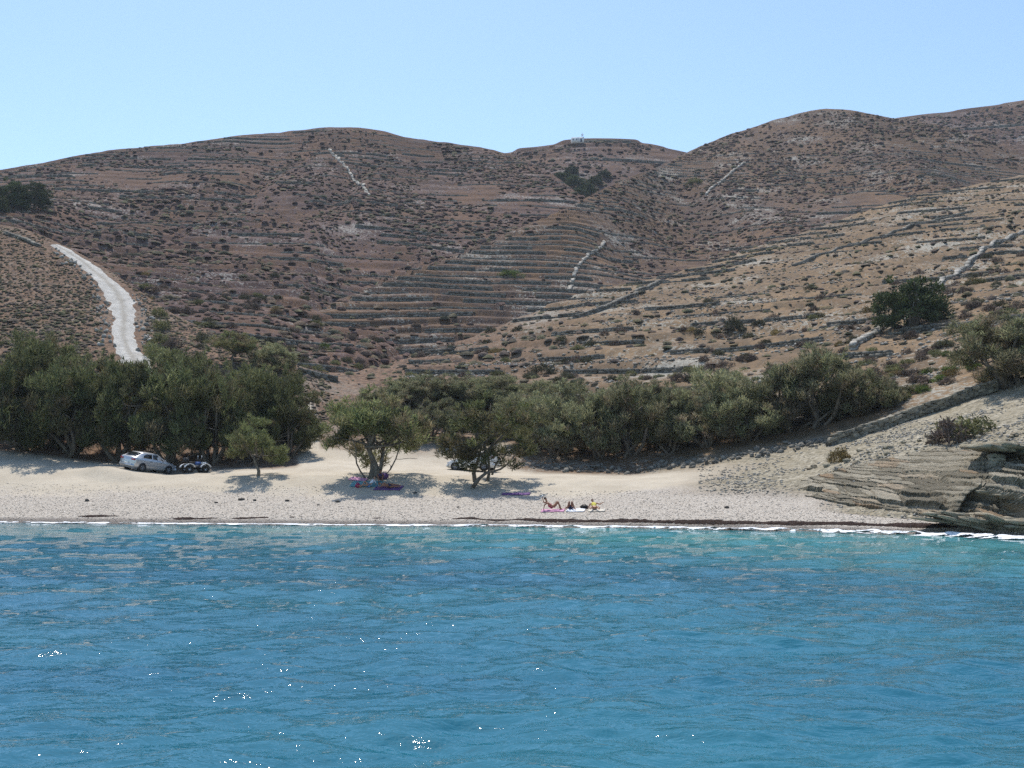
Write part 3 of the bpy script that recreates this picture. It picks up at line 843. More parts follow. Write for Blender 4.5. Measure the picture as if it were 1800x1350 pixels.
n_w += terrace_walls(RIDGE, 0.30, 0.50, range(20, 50, 2), 20, 70, (10, 40), 1.4, 0, 120, 'thin stone terrace wall on the farthest ridge', 'terrace walls of the far ridge', M['wall_stone'], 0.7, 14, sw=1.6, sh=0.7)
n_w += terrace_walls(CHAPEL_HILL, -0.02, 0.18, range(16, 40, 2), 20, 70, (10, 40), 1.4, 0, 130, 'thin stone terrace wall on the hill that carries the chapel', 'terrace walls of the chapel hill', M['wall_stone'], 0.7, 14, sw=1.6, sh=0.7)

def pixel_wall(pxs, label, mat, hgt, sw, sh, thick=0.7, sheets=None, group=None, n=None):
    P = [hit(x, y, sheets) for x, y in pxs]
    P = np.array([p[:] for p in P if p is not None])
    seg = np.concatenate([[0], np.cumsum(np.linalg.norm(np.diff(P, axis=0), axis=1))])
    tt = np.linspace(0, seg[-1], max(6, int(seg[-1] / 0.8)))
    Q = np.stack([gsmooth(np.interp(tt, seg, P[:, k]), 1.5, 0) for k in range(3)], 1)
    sh_ = sheets[0] if sheets else None
    Q[:, 2] = [(sh_.ground(q[0], q[1]) if sh_ else ground(q[0], q[1])) for q in Q]
    o = stone_boxes(Q, hgt, thick, sw, sh, WALL_RG).build('dry_stone_wall', mat)
    return tag(o, label, 'wall', group, 'thing')
pixel_wall([(1495, 622), (1590, 545), (1655, 500), (1700, 470), (1745, 430), (1800, 408)], 'pale tumbled stone wall running uphill past the dark round tree', M['wall_stone_pale'], 0.5, 0.55, 0.3, sheets=[NEAR])
pixel_wall([(1000, 515), (1012, 475), (1040, 445), (1062, 425)], 'broken stone wall bounding the end of the stepped terraces', M['wall_stone_pale'], 0.5, 0.8, 0.4, sheets=[SPUR])
pixel_wall([(578, 262), (596, 285), (612, 300), (628, 322), (648, 345)], 'pale stone wall running down from the top of the broad hill', M['wall_stone_pale'], 0.5, 1.3, 0.6, sheets=[BROAD])
pixel_wall([(1240, 345), (1270, 318), (1290, 300), (1310, 285)], 'pale stone wall climbing the flank of the domed hill', M['wall_stone_pale'], 0.5, 1.3, 0.6, sheets=[SPUR])
pixel_wall([(1000, 562), (1060, 545), (1120, 515), (1160, 497)], 'dark stone wall slanting up the pale slope beside the stepped spur', M['wall_stone'], 0.55, 0.7, 0.35, sheets=[NEAR])
pixel_wall([(1390, 470), (1470, 440), (1560, 415), (1640, 390), (1710, 372)], 'long dark stone wall slanting along the top of the pale slope', M['wall_stone'], 0.6, 0.8, 0.4, sheets=[NEAR])
pixel_wall([(515, 655), (545, 662), (575, 668), (600, 672)], 'short tumbled stone wall beside the bare orange ground', M['wall_stone'], 0.45, 0.5, 0.3, sheets=[NEAR])
pixel_wall([(5, 408), (40, 420), (70, 434)], 'grey stone wall along the brow above the dirt track', M['wall_stone'], 0.4, 0.6, 0.35, sheets=[NEAR])
def lump_row(pts, smin, smax, per, spread):
    bm = bmesh.new(); bmesh.ops.create_icosphere(bm, subdivisions=1, radius=1.0)
    U = np.array([v.co[:] for v in bm.verts]); bm.verts.index_update(); T = np.array([[v.index for v in f.verts] for f in bm.faces]); bm.free()
    mb = MB(); rg = WALL_RG
    for p in pts:
        for k in range(rg.integers(1, per)):
            s_ = smin + (smax - smin) * rg.random() ** 1.7
            V = U * (1 + rg.uniform(-.3, .3, U.shape)) * np.array([1.3, 1.0, 0.7]) * s_
            Rm = np.array(Quaternion(rg.normal(size=4)).normalized().to_matrix())
            q = np.array(p) + rg.normal(0, spread, 3) * np.array([1, 1, 0]); q[2] = NEAR.ground(q[0], q[1]) + s_ * .35
            mb.add(V @ Rm.T + q, None, T)
    return mb
# stone edging of the track
for side, lab, f0, f1 in ((1, 'tumbled white stone edging on the downhill side of the dirt track', 0.05, 0.75), (-1, 'broken stone edging on the uphill side of the dirt track', 0.38, 0.8)):
    n = len(TQ); seg_i = range(int(n * f0), int(n * f1))
    pts = []
    for i in seg_i:
        x = TQ[i, 0] + side * TN[i, 0] * (TW[i] / 2 + 0.6); y = TQ[i, 1] + side * TN[i, 1] * (TW[i] / 2 + 0.6)
        pts.append((x, y, NEAR.ground(x, y) - 0.12 * random.random()))
    tag(lump_row(pts, 0.10, 0.34, 5, 0.55).build('stone_edging', M['wall_stone_pale']), lab, 'stone edging', None, 'stuff')

pts = [hit(x, np.interp(x, [945, 1100, 1250, 1330, 1450], [822, 830, 812, 798, 776]) + random.uniform(-4, 4), [NEAR]) for x in np.linspace(945, 1455, 120)]
tag(lump_row([p[:] for p in pts], 0.08, 0.26, 5, 0.5).build('rubble', M['wall_stone']), 'shaded line of rubble under the tamarisks at the back of the beach', 'stones', None, 'stuff')
# ---- the wall above the rocks: near enough to tell its stones apart
def near_wall():
    rg = np.random.default_rng(77)
    root_pts = [hit(x, y, [NEAR]) for x, y in ((1452, 786), (1500, 772), (1560, 752), (1620, 731), (1680, 709), (1750, 686))]
    P = np.array([p[:] for p in root_pts])
    seg = np.concatenate([[0], np.cumsum(np.linalg.norm(np.diff(P, axis=0), axis=1))])
    root = empty('dry_stone_wall', tuple(P[0])); tag(root, 'long dry stone wall of stacked flat stones climbing above the rocky bank', 'wall', None, 'thing')
    protos = []
    for k in range(7):
        V = np.array([[x, y, z] for z in (-.5, .5) for x, y in ((-.5, -.5), (.5, -.5), (.5, .5), (-.5, .5))])
        V = V * (1 + rg.uniform(-0.28, 0.28, V.shape))
        bm = bmesh.new(); vs_ = [bm.verts.new(v) for v in V]
        for q in MB.BQ: bm.faces.new([vs_[i] for i in q])
        bmesh.ops.bevel(bm, geom=bm.edges[:], offset=0.09, segments=1, affect='EDGES')
        bmesh.ops.triangulate(bm, faces=bm.faces[:])
        me = bpy.data.meshes.new('stone'); bm.to_mesh(me); bm.free(); me.materials.append(M['near_stone']); protos.append(me)
    core = stone_boxes(P, 0.55, 0.4, 0.9, 0.35, rg)
    co = core.build('core', M['wall_stone'], root); co.location = -Vector(P[0]); co['kind'] = 'stuff'
    cnt = 0
    for c in range(4):
        u = rg.uniform(0, 0.3)
        while u < seg[-1] and cnt < 290:
            w = rg.uniform(0.28, 0.62); um = u + w / 2
            p = np.array([np.interp(um, seg, P[:, k]) for k in range(3)])
            p[2] = NEAR.ground(p[0], p[1])
            q = np.array([np.interp(min(um + .5, seg[-1]), seg, P[:, k]) for k in range(3)]) - p
            o = bpy.data.objects.new('stone', protos[rg.integers(7)]); COL.objects.link(o); o.parent = root
            h = rg.uniform(0.17, 0.26)
            o.location = Vector(p) - Vector(P[0]) + Vector((rg.normal(0, .03), rg.normal(-0.16, .05), 0.10 + c * 0.205))
            o.rotation_euler = (rg.normal(0, .1), -math.atan2(q[2], math.hypot(q[0], q[1]) + 1e-6) + rg.normal(0, .08), math.atan2(q[1], q[0]) + rg.normal(0, .15))
            o.scale = (w * 1.05, rg.uniform(0.35, 0.55), h)
            cnt += 1
            u += w
t = NT('near_stone')
c_ = t.ramp(t.objrand(), [(0.0, (0.13, 0.12, 0.095)), (0.5, (0.23, 0.205, 0.16)), (1.0, (0.36, 0.32, 0.25))])
c_ = t.mix(t.rng(t.noise(6, 4, 0.7), 0.4, 0.7, 0, 0.5), c_, (0.09, 0.082, 0.062))
t.bump(t.noise(11, 4, 0.7), 0.6, 0.04); M['near_stone'] = t.base(c_, 0.92, 0.15)
near_wall()

# ------------------------------------------------------------------ trees
def limb(p0, p1, rg, n=6, bend=0.18, rise=0.0):
    p0 = np.array(p0, float); p1 = np.array(p1, float); L = np.linalg.norm(p1 - p0)
    tt = np.linspace(0, 1, n)[:, None]
    k = rg.normal(0, bend * L, 3); k[2] = abs(k[2]) * 0.3 - rise * L
    k2 = rg.normal(0, bend * L * 0.5, 3)
    return p0 + (p1 - p0) * tt + k * (tt * (1 - tt) * 2) + k2 * np.sin(tt * math.pi * 2) * 0.5

def spray_mesh(name, centers, radii, nper, length, width, rg, up=0.5, flat=1.0, mat=None, tones=None, fill=0.55):
    """feathery sprays spread through clumps: one slim triangle pair each"""
    Vs, tone = [], []
    for i, (c, r) in enumerate(zip(centers, radii)):
        n = int(nper * (r ** 2))
        dirv = rg.normal(size=(n, 3)); dirv /= np.linalg.norm(dirv, axis=1)[:, None]
        rad = r * rg.random(n) ** fill
        pos = c + dirv * rad[:, None] * np.array([1, 1, flat])
        gd = dirv * 0.7 + np.array([0, 0, up]) + rg.normal(0, 0.45, (n, 3))
        gd /= np.linalg.norm(gd, axis=1)[:, None]
        L = length * rg.uniform(0.55, 1.35, n)[:, None]
        sd = np.cross(gd, rg.normal(size=(n, 3))); sd /= np.linalg.norm(sd, axis=1)[:, None]
        W = width * rg.uniform(0.6, 1.4, n)[:, None]
        a = pos - gd * L * 0.5
        b = pos + sd * W
        c2 = pos - sd * W
        d = pos + gd * L * 0.5 + np.array([0, 0, -0.06]) * L
        Vs.append(np.stack([a, b, d, c2], 1).reshape(-1, 3))
        tt = (tones[i] if tones is not None else rg.random())
        tone.append(np.full(n * 4, tt) + np.repeat(rg.normal(0, 0.12, n), 4))
    V = np.concatenate(Vs); n = len(V) // 4
    F = np.arange(n * 4).reshape(n, 4)
    me = fast_mesh(name, V, F)
    attr(me, 'tone', np.clip(np.concatenate(tone), 0, 1))
    if mat: me.materials.append(mat)
    return me

def tamarisk(seed, kind):
    """unit-ish tree about 6 m wide and 6 m high; returns trunk mesh, crown mesh"""
    rg = np.random.default_rng(seed)
    Wd, H = 3.0, 6.0
    low = {'grove': 0.08, 'lone': 0.05, 'leaning': 0.11, 'small': 0.16, 'bush': 0.0}[kind]
    cs, rs, tn = [], [], []
    # big lobes give the uneven outline, small clumps fill them
    lobes = []
    nl = {'grove': 9, 'lone': 9, 'leaning': 7, 'small': 6, 'bush': 7}[kind]
    for i in range(nl):
        an = i / nl * 2 * math.pi + rg.uniform(-.4, .4)
        rr = rg.uniform(0.35, 0.72); zz = rg.uniform(low + 0.16, 0.74)
        prof = math.sqrt(max(0.05, 1 - ((zz - 0.45) / 0.62) ** 2))
        lobes.append((np.array([math.cos(an) * rr * Wd * prof, math.sin(an) * rr * Wd * prof, zz * H]), rg.uniform(0.85, 1.35)))
    lobes.append((np.array([rg.normal(0, .3), rg.normal(0, .3), 0.80 * H]), 1.15))
    lobes.append((np.array([rg.normal(0, .3), rg.normal(0, .3), 0.58 * H]), 1.4))
    if kind in ('grove',):
        for i in range(7):
            an = rg.uniform(0, 6.28)
            lobes.append((np.array([math.cos(an) * Wd * 0.7, math.sin(an) * Wd * 0.7, H * rg.uniform(0.14, 0.34)]), rg.uniform(0.7, 1.0)))
    if kind == 'leaning':
        for i, (c, r) in enumerate(lobes): c[0] += 0.35 * (c[2] / H)
    for c, r in lobes:
        lt = rg.uniform(0.1, 0.9)
        for j in range(9):
            d = rg.normal(size=3); d /= np.linalg.norm(d)
            cc = c + d * r * rg.uniform(0.45, 1.0) * np.array([1, 1, 0.8])
            if cc[2] < low * H + 0.35: cc[2] = low * H + 0.35 + rg.uniform(0, .4)
            cs.append(cc); rs.append(rg.uniform(0.26, 0.58)); tn.append(np.clip(lt + rg.normal(0, 0.22), 0, 1))
    for j in range(46 if kind == 'grove' else 26):          # upright plumes break the outline
        l = lobes[rg.integers(len(lobes))]
        d = rg.normal(size=3); d[2] = abs(d[2]) + 0.4; d /= np.linalg.norm(d)
        cs.append(l[0] + d * l[1] * rg.uniform(0.9, 1.35)); rs.append(rg.uniform(0.16, 0.30)); tn.append(rg.uniform(0.3, 1.0))
    crown = spray_mesh('crown', cs, rs, 560, 0.46, 0.026, rg, up=0.95, flat=1.1, tones=tn, mat=M['tamarisk_leaf'] if kind in ('lone', 'small', 'leaning') else M['tamarisk_dull'])
    # trunk and limbs
    mb = MB()
    if kind == 'grove':
        stems = [((rg.normal(0, .25), rg.normal(0, .25), -0.3), l[0] * np.array([.85, .85, .9]), 0.15) for l in lobes[:8]]
    elif kind == 'lone':
        stems = [((0, 0, -0.3), (0.1, 0, 2.6), 0.20), ((-.15, 0, -0.3), (-.55, .1, 2.6), 0.15), ((.15, 0.1, -0.2), (.6, .3, 2.6), 0.13), ((-.2, -.05, -.2), (-1.0, -.3, 2.9), 0.05), ((.2, -.05, -.2), (1.15, -.3, 2.7), 0.05), ((.15, -.05, -.2), (.8, -.1, 2.2), 0.06)]
        stems += [((rg.normal(0, .3), rg.normal(0, .3), 2.0), l[0], 0.10) for l in lobes]
    elif kind == 'leaning':
        stems = [((-.15, .25, -0.3), (.0, .3, 2.5), 0.13), ((.15, .3, -.3), (.35, .5, 2.4), 0.10), ((-.35, -1.1, -.25), (1.5, -.2, 1.9), 0.11), ((.5, -.65, .6), (1.0, -.6, 1.8), .06)]
        stems += [((rg.normal(0.2, .3), rg.normal(0.2, .3), 2.1), l[0], 0.09) for l in lobes]
    elif kind == 'small':
        stems = [((0, 0, -.3), (-.15, 0, 2.3), 0.16), ((-.12, 0, 1.5), (-.75, 0, 3.0), .10), ((-.1, 0, 1.6), (.3, .1, 3.3), .10)]
        stems += [((rg.normal(-.1, .2), rg.normal(0, .2), 2.0), l[0], 0.07) for l in lobes]
    else:
        stems = [((0, 0, -.2), l[0] * .8, .09) for l in lobes]
    for p0, p1, r in stems:
        path = limb(p0, p1, rg, 7, 0.13)
        mb.tube(path, np.linspace(r, r * 0.35, 7), 6)
        for j in range(3):
            if path[-1][2] < 2.7 and kind in ('lone', 'leaning', 'small'): break
            k = rg.integers(2, 6); e = path[k] + rg.normal(0, 0.75, 3) + np.array([0, 0, 0.35])
            mb.tube(limb(path[k], e, rg, 4, 0.15), np.linspace(r * 0.4, 0.012, 4), 4)
    trunk = mb.mesh('trunk'); smooth_mesh(trunk); trunk.materials.append(M['bark'])
    return trunk, crown

PROTO = {}
for kd, seeds in (('grove', (11, 12, 13, 14, 15)), ('lone', (21,)), ('leaning', (22,)), ('small', (23, 24))):
    PROTO[kd] = [tamarisk(s_, kd) for s_ in seeds]

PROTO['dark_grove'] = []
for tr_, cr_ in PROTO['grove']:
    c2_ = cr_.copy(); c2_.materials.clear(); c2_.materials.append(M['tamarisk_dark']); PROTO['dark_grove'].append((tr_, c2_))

def plant(px, top_py, d, w_px, kind, label, group=None, var=0, rz=None, name='tamarisk_tree', base_py=None, sheets=None):
    rg = random.Random(int(px * 7 + top_py * 13))
    if d is None:
        h = hit(px, base_py, sheets); d = h.y
    a = ray(px, (top_py + (base_py or 800)) / 2)[0]
    x = a * d; z = ground(x, d)
    topz = CAM_Z + ray(px, top_py)[1] * d
    H = max(1.2, topz - z); Wm = w_px * d / FPX
    trunk, crown = PROTO[kind][var % len(PROTO[kind])]
    co = np.empty(len(crown.vertices) * 3, np.float32); crown.vertices.foreach_get('co', co); co = co.reshape(-1, 3)
    wid = (np.percentile(co[:, 0], 99) - np.percentile(co[:, 0], 1) + np.percentile(co[:, 1], 99) - np.percentile(co[:, 1], 1)) / 2
    hei = np.percentile(co[:, 2], 99.5)
    r = rz if rz is not None else rg.uniform(0, 6.28)
    o = empty(name, (x, d, z - 0.05), r, scale=(Wm / wid, Wm / wid, H / hei))
    tag(o, label, 'tree', group)
    link('trunk', trunk, None, o); link('crown', crown, None, o)
    return o

plant(655, 690, None, 168, 'lone', 'rounded tamarisk with a thick forked trunk standing alone on the sand', rz=0.0, base_py=840, sheets=[NEAR])
plant(846, 696, None, 168, 'leaning', 'leaning tamarisk with a bare slanting stem and crown bent over the sand', rz=0.0, base_py=849, sheets=[NEAR])
plant(452, 733, None, 108, 'small', 'small slender young tamarisk on the sand in front of the grove', rz=0.0, base_py=837, sheets=[NEAR])
GL = 'rear-row tamarisk of the dark grove by the silver car'
GLL = {38: 'tall tamarisk at the outer end of the dark grove, over the shaded slope', 128: 'tamarisk between the outer end of the grove and the silver car', 215: 'tamarisk rising directly behind the rear of the silver car',
       300: 'tamarisk rising directly behind the bonnet of the silver car', 372: 'tamarisk rising just behind the quad bike', 440: 'tamarisk directly behind the slender young tree', 500: 'tamarisk beside the sandy path, last of the dark grove'}
GRL = {975: 'first tamarisk of the beach row, next to the leaning tree', 1440: 'tallest and broadest tamarisk of the beach row, where the long stone wall begins', 1555: 'smallest tamarisk of the beach row, beside the long stone wall'}
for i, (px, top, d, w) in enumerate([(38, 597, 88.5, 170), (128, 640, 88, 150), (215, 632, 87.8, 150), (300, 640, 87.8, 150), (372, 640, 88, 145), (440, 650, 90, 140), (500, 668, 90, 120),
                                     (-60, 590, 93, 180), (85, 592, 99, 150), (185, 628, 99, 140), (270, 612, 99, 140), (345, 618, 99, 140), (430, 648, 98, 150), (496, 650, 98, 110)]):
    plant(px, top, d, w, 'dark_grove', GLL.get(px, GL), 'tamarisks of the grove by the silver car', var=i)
GM = 'grey-green tamarisk in the low thicket behind the two lone trees'
for i, (px, top, d, w) in enumerate([(700, 668, 104, 130), (760, 658, 108, 150), (825, 660, 110, 150), (890, 662, 110, 150), (945, 668, 106, 140), (735, 668, 116, 130), (860, 664, 118, 140), (770, 700, 97, 120), (910, 695, 97, 130)]):
    plant(px, top, d, w, 'grove', GM, 'tamarisks of the thicket', var=i + 2)
GR = 'shaggy tamarisk in the row along the back of the shingle beach'
for i, (px, top, d, w) in enumerate([(975, 690, 91, 130), (1048, 690, 90, 120), (1108, 668, 90, 150), (1175, 690, 89, 120), (1240, 652, 89, 150), (1310, 672, 88, 140), (1385, 640, 88, 150), (1440, 612, 87, 165), (1505, 640, 87, 140), (1075, 680, 98, 140), (1205, 680, 97, 140), (1280, 650, 97, 140), (1555, 675, 88, 90), (1150, 672, 97, 120), (1010, 672, 98, 130)]):
    plant(px, top, d, w, 'grove', GRL.get(px, GR), 'tamarisks of the row behind the beach', var=i + 1)
plant(1772, 552, 80.5, 190, 'grove', 'drooping tamarisk at the upper end of the long stone wall', var=3)
plant(1860, 560, 80, 190, 'grove', 'tamarisk behind the drooping one above the stone shelter', var=1)
plant(412, 582, 119, 84, 'small', 'open tamarisk with a bare forked trunk above the grove beside orange ground', var=1, rz=2.0)
plant(478, 602, 119, 88, 'grove', 'dense rounded tamarisk above the grove next to an open forked one', var=2)

def dense_tree(seed, flat=0.8):
    rg = np.random.default_rng(seed)
    cs, rs, tn = [], [], []
    for i in range(95):
        d = rg.normal(size=3); d /= np.linalg.norm(d); d[2] = abs(d[2])
        rr = rg.uniform(0.5, 1.0)
        cs.append(np.array([d[0] * 2.9 * rr, d[1] * 2.9 * rr, 0.5 + d[2] * 4.6 * rr])); rs.append(rg.uniform(0.4, 0.75)); tn.append(rg.random())
    crown = spray_mesh('crown', cs, rs, 240, 0.36, 0.06, rg, up=0.4, flat=flat, tones=tn, mat=M['dark_leaf'])
    mb = MB()
    for i in range(6):
        mb.tube(limb((rg.normal(0, .2), rg.normal(0, .2), -.3), (rg.normal(0, 1.4), rg.normal(0, 1.4), 3.6), rg, 6, .1), np.linspace(.16, .05, 6), 6)
    tr = mb.mesh('trunk'); tr.materials.append(M['bark'])
    return tr, crown
PROTO['dense'] = [dense_tree(41), dense_tree(42)]
plant(1600, 490, None, 128, 'dense', 'dark round evergreen tree standing among the terrace walls', name='evergreen_tree', base_py=578, sheets=[NEAR])
for i, (px, top, base, w) in enumerate([(18, 318, 372, 62), (58, 322, 368, 56), (-20, 322, 376, 60)]):
    plant(px, top, None, w, 'dense', 'dark evergreen tree in the clump on the brow above the dirt track', 'evergreens on the brow', var=i, name='evergreen_tree', base_py=base, sheets=[BROAD])
for i, (px, top, base, w) in enumerate([(990, 302, 320, 34), (1012, 310, 330, 40), (1030, 322, 345, 36), (1004, 292, 307, 26), (1045, 310, 326, 28), (1062, 300, 313, 24), (1018, 330, 350, 34)]):
    plant(px, top, None, w, 'dense', 'dark green tree in the wooded gully below the chapel hill', 'trees in the gully', var=i, name='evergreen_tree', base_py=base, sheets=[CHAPEL_HILL])

# ------------------------------------------------------------------ scrub
def shrub_mesh(seed, mat, up, n=46, fl=0.75):
    rg = np.random.default_rng(seed)
    cs, rs, tn = [], [], []
    for i in range(n):
        d = rg.normal(size=3); d /= np.linalg.norm(d); d[2] = abs(d[2])
        rr = rg.uniform(0.55, 0.95)
        cs.append(np.array([d[0] * rr * .85, d[1] * rr * .85, d[2] * rr * fl])); rs.append(rg.uniform(.18, .30)); tn.append(rg.random())
    me = spray_mesh('foliage', cs, rs, 360, 0.22, 0.028, rg, up=up, tones=tn, mat=mat)
    return me
SHRUBS = {'thorn': [shrub_mesh(51 + i, M['thorn_scrub'], 0.35) for i in range(3)], 'green': [shrub_mesh(61 + i, M['green_scrub'], 0.6) for i in range(3)],
          'dark': [shrub_mesh(71 + i, M['dark_scrub'], 0.5) for i in range(2)], 'straw': [shrub_mesh(81, M['straw'], 0.9)], 'bright': [shrub_mesh(91, M['bright_leaf'], 0.5)]}
def shrub_at(p, r, h, kind, label, group, rg):
    o = link('shrub', SHRUBS[kind][rg.randrange(len(SHRUBS[kind]))])
    o.location = (p[0], p[1], p[2] - 0.08 * h); o.scale = (r, r * rg.uniform(.85, 1.15), h); o.rotation_euler = (0, 0, rg.uniform(0, 6.28))
    tag(o, label, 'shrub', group)
    return o
prg = random.Random(5)
# shrubs one can point at
for px, py, wpx, hpx, kind, lab, grp in [
    (1290, 580, 34, 26, 'dark', 'dark rounded shrub standing out on the pale slope below the terraces', None),
    (955, 655, 46, 18, 'dark', 'low dark olive shrub just above the thicket of tamarisks', None),
    (1700, 762, 100, 32, 'green', 'yellow-green cushion shrub above the rocky bank', None),
    (1668, 775, 70, 44, 'thorn', 'grey bare thorny shrub beside the yellow-green cushion above the rocks', None),
    (1478, 810, 46, 22, 'straw', 'straw-coloured tuft on the rubble bank', None),
    (900, 487, 44, 14, 'bright', 'bright green bush on the stepped terraces of the spur', None),
    (570, 613, 22, 12, 'bright', 'bright green bush in the valley below the spur', None),
    (1220, 322, 26, 10, 'green', 'olive green bush beside pale rocks on the domed hill', None),
    (280, 605, 34, 22, 'green', 'yellow-green cushion shrub beside the dirt track', 'cushion shrubs beside the track'),
    (285, 580, 30, 20, 'green', 'yellow-green cushion shrub beside the dirt track', 'cushion shrubs beside the track'),
    (278, 555, 26, 16, 'green', 'yellow-green cushion shrub beside the dirt track', 'cushion shrubs beside the track'),
    (270, 625, 36, 22, 'green', 'yellow-green cushion shrub beside the dirt track', 'cushion shrubs beside the track'),
    (305, 612, 30, 22, 'thorn', 'brown thorn shrub among the yellow-green cushions', None),
    (355, 600, 26, 18, 'dark', 'dark shrub on bare orange ground above the grove', None),
    (330, 552, 26, 16, 'thorn', 'purple-brown shrub above the bend of the dirt track', None)]:
    h = hit(px, py)
    m = h.y / FPX
    shrub_at(h, wpx * m / 2 * 1.3, hpx * m * 1.35, kind, lab, grp, prg)

for i in range(64):
    f = prg.random(); px = 1540 + 230 * f + prg.uniform(-15, 15); py = 735 - 105 * f - prg.uniform(6, 85)
    h = hit(px, py, [NEAR]); k = prg.choice(['green', 'thorn', 'bright', 'green', 'thorn', 'straw'])
    shrub_at(h, prg.uniform(.6, 1.25), prg.uniform(.5, .95), k, {'green': 'olive green cushion shrub in the thick scrub above the long stone wall', 'thorn': 'grey thorn shrub in the thick scrub above the long stone wall', 'bright': 'fresh green shrub in the thick scrub above the long stone wall', 'straw': 'straw tuft in the thick scrub above the long stone wall'}[k], 'scrub above the long wall, ' + k, prg)

def sample_sheet(sheet, n, rg, r0, r1, a0, a1):
    c = rg.uniform(np.searchsorted(sheet.A, a0), np.searchsorted(sheet.A, a1) - 1.01, n); r = rg.uniform(r0, r1 - 1.01, n)
    ci, ri = c.astype(int), r.astype(int); fc, fr = c - ci, r - ri
    def bl(G): return (G[ri, ci] * (1 - fc) + G[ri, ci + 1] * fc) * (1 - fr) + (G[ri + 1, ci] * (1 - fc) + G[ri + 1, ci + 1] * fc) * fr
    area = (sheet.D[ri + 1, ci] - sheet.D[ri, ci]) * sheet.D[ri, ci]
    keep = rg.random(n) < area / np.percentile(area, 97)
    X, Y, Z = bl(sheet.X), bl(sheet.D), bl(sheet.Z)
    return np.stack([X, Y, Z], 1)[keep]

def scrub_mass(name, label, sheet, n, r0, r1, a0, a1, mat, rmin, rmax, seed, thresh, skip=None):
    rg = np.random.default_rng(seed)
    P = sample_sheet(sheet, n, rg, r0, r1, a0, a1)
    dens = 0.8 * fbm(P[:, 0] / 12, P[:, 1] / 12, seed, 3) + 0.9 * fbm(P[:, 0] / 55, P[:, 1] / 55, seed + 9, 3)
    P = P[dens > thresh + 0.35 * rg.normal(size=len(P)) * 0.5]
    if skip is not None: P = P[~skip(P)]
    m = len(P)
    # a ragged low dome: 2 rings + top
    k = 6
    an = np.arange(k) * 2 * math.pi / k
    unit = np.concatenate([np.stack([np.cos(an), np.sin(an), np.full(k, -0.12)], 1), np.stack([0.78 * np.cos(an + .5), 0.78 * np.sin(an + .5), np.full(k, 0.62)], 1), [[0, 0, 0.95]]])
    T = [[i, (i + 1) % k, k + i] for i in range(k)] + [[(i + 1) % k, k + (i + 1) % k, k + i] for i in range(k)] + [[k + i, k + (i + 1) % k, 2 * k] for i in range(k)]
    T = np.array(T)
    size = (rmin + (rmax - rmin) * rg.random(m) ** 2.2) * (0.7 + 0.6 * vnoise(P[:, 0] / 25, P[:, 1] / 25, seed + 4))
    V = unit[None] * (1 + rg.uniform(-0.32, 0.32, (m, 2 * k + 1, 3)))
    rot = rg.uniform(0, 6.28, m); ca, sa = np.cos(rot)[:, None], np.sin(rot)[:, None]
    el = rg.uniform(0.75, 1.5, m)[:, None]
    x = V[:, :, 0] * size[:, None] * el; y = V[:, :, 1] * size[:, None]
    V = np.stack([x * ca - y * sa, x * sa + y * ca, V[:, :, 2] * size[:, None] * rg.uniform(0.4, 0.8, m)[:, None]], 2)
    V = V + P[:, None, :]
    F = (T[None] + (np.arange(m) * (2 * k + 1))[:, None, None]).reshape(-1, 3)
    me = fast_mesh(name, V.reshape(-1, 3), F)
    tag(link(name, me, M[mat]), label, 'scrub', kind='stuff')
    return m
def skip_track(P):
    out = np.zeros(len(P), bool)
    for q, w in zip(TQ, TW): out |= (P[:, 0] - q[0]) ** 2 + (P[:, 1] - q[1]) ** 2 < (w / 2 + 0.8) ** 2
    return out
def skip_spur(P):
    return (P[:, 0] / P[:, 1] < 0.06) & (np.random.default_rng(9).random(len(P)) < 0.72)
n1 = scrub_mass('scrub', 'low purple-brown scrub covering the broad hill', BROAD, 42000, 4, 299, -0.62, 0.2, 'far_scrub', 0.28, 1.05, 201, -0.32)
n2 = scrub_mass('scrub', 'low brown scrub covering the domed hill and the spur', SPUR, 36000, 10, 318, -0.2, 0.62, 'far_scrub', 0.25, 1.0, 202, -0.22, skip_spur)
n3 = scrub_mass('scrub', 'low dry scrub dotted over the slopes above the beach', NEAR, 22000, 100, 220, -0.6, 0.62, 'near_scrub', 0.16, 0.7, 203, -0.3, skip_track)
scrub_mass('scrub', 'small dry tufts mottling the bare brow beside the track', NEAR, 30000, 100, 222, -0.6, -0.17, 'near_scrub', 0.08, 0.34, 206, -0.6, skip_track)
n4 = scrub_mass('scrub', 'low scrub covering the hill below the chapel', CHAPEL_HILL, 4500, 5, 128, -0.1, 0.3, 'far_scrub', 0.5, 1.4, 204, -0.1)
n5 = scrub_mass('scrub', 'low scrub covering the farthest ridge', RIDGE, 4000, 5, 118, 0.25, 0.62, 'far_scrub', 0.5, 1.4, 205, -0.1)

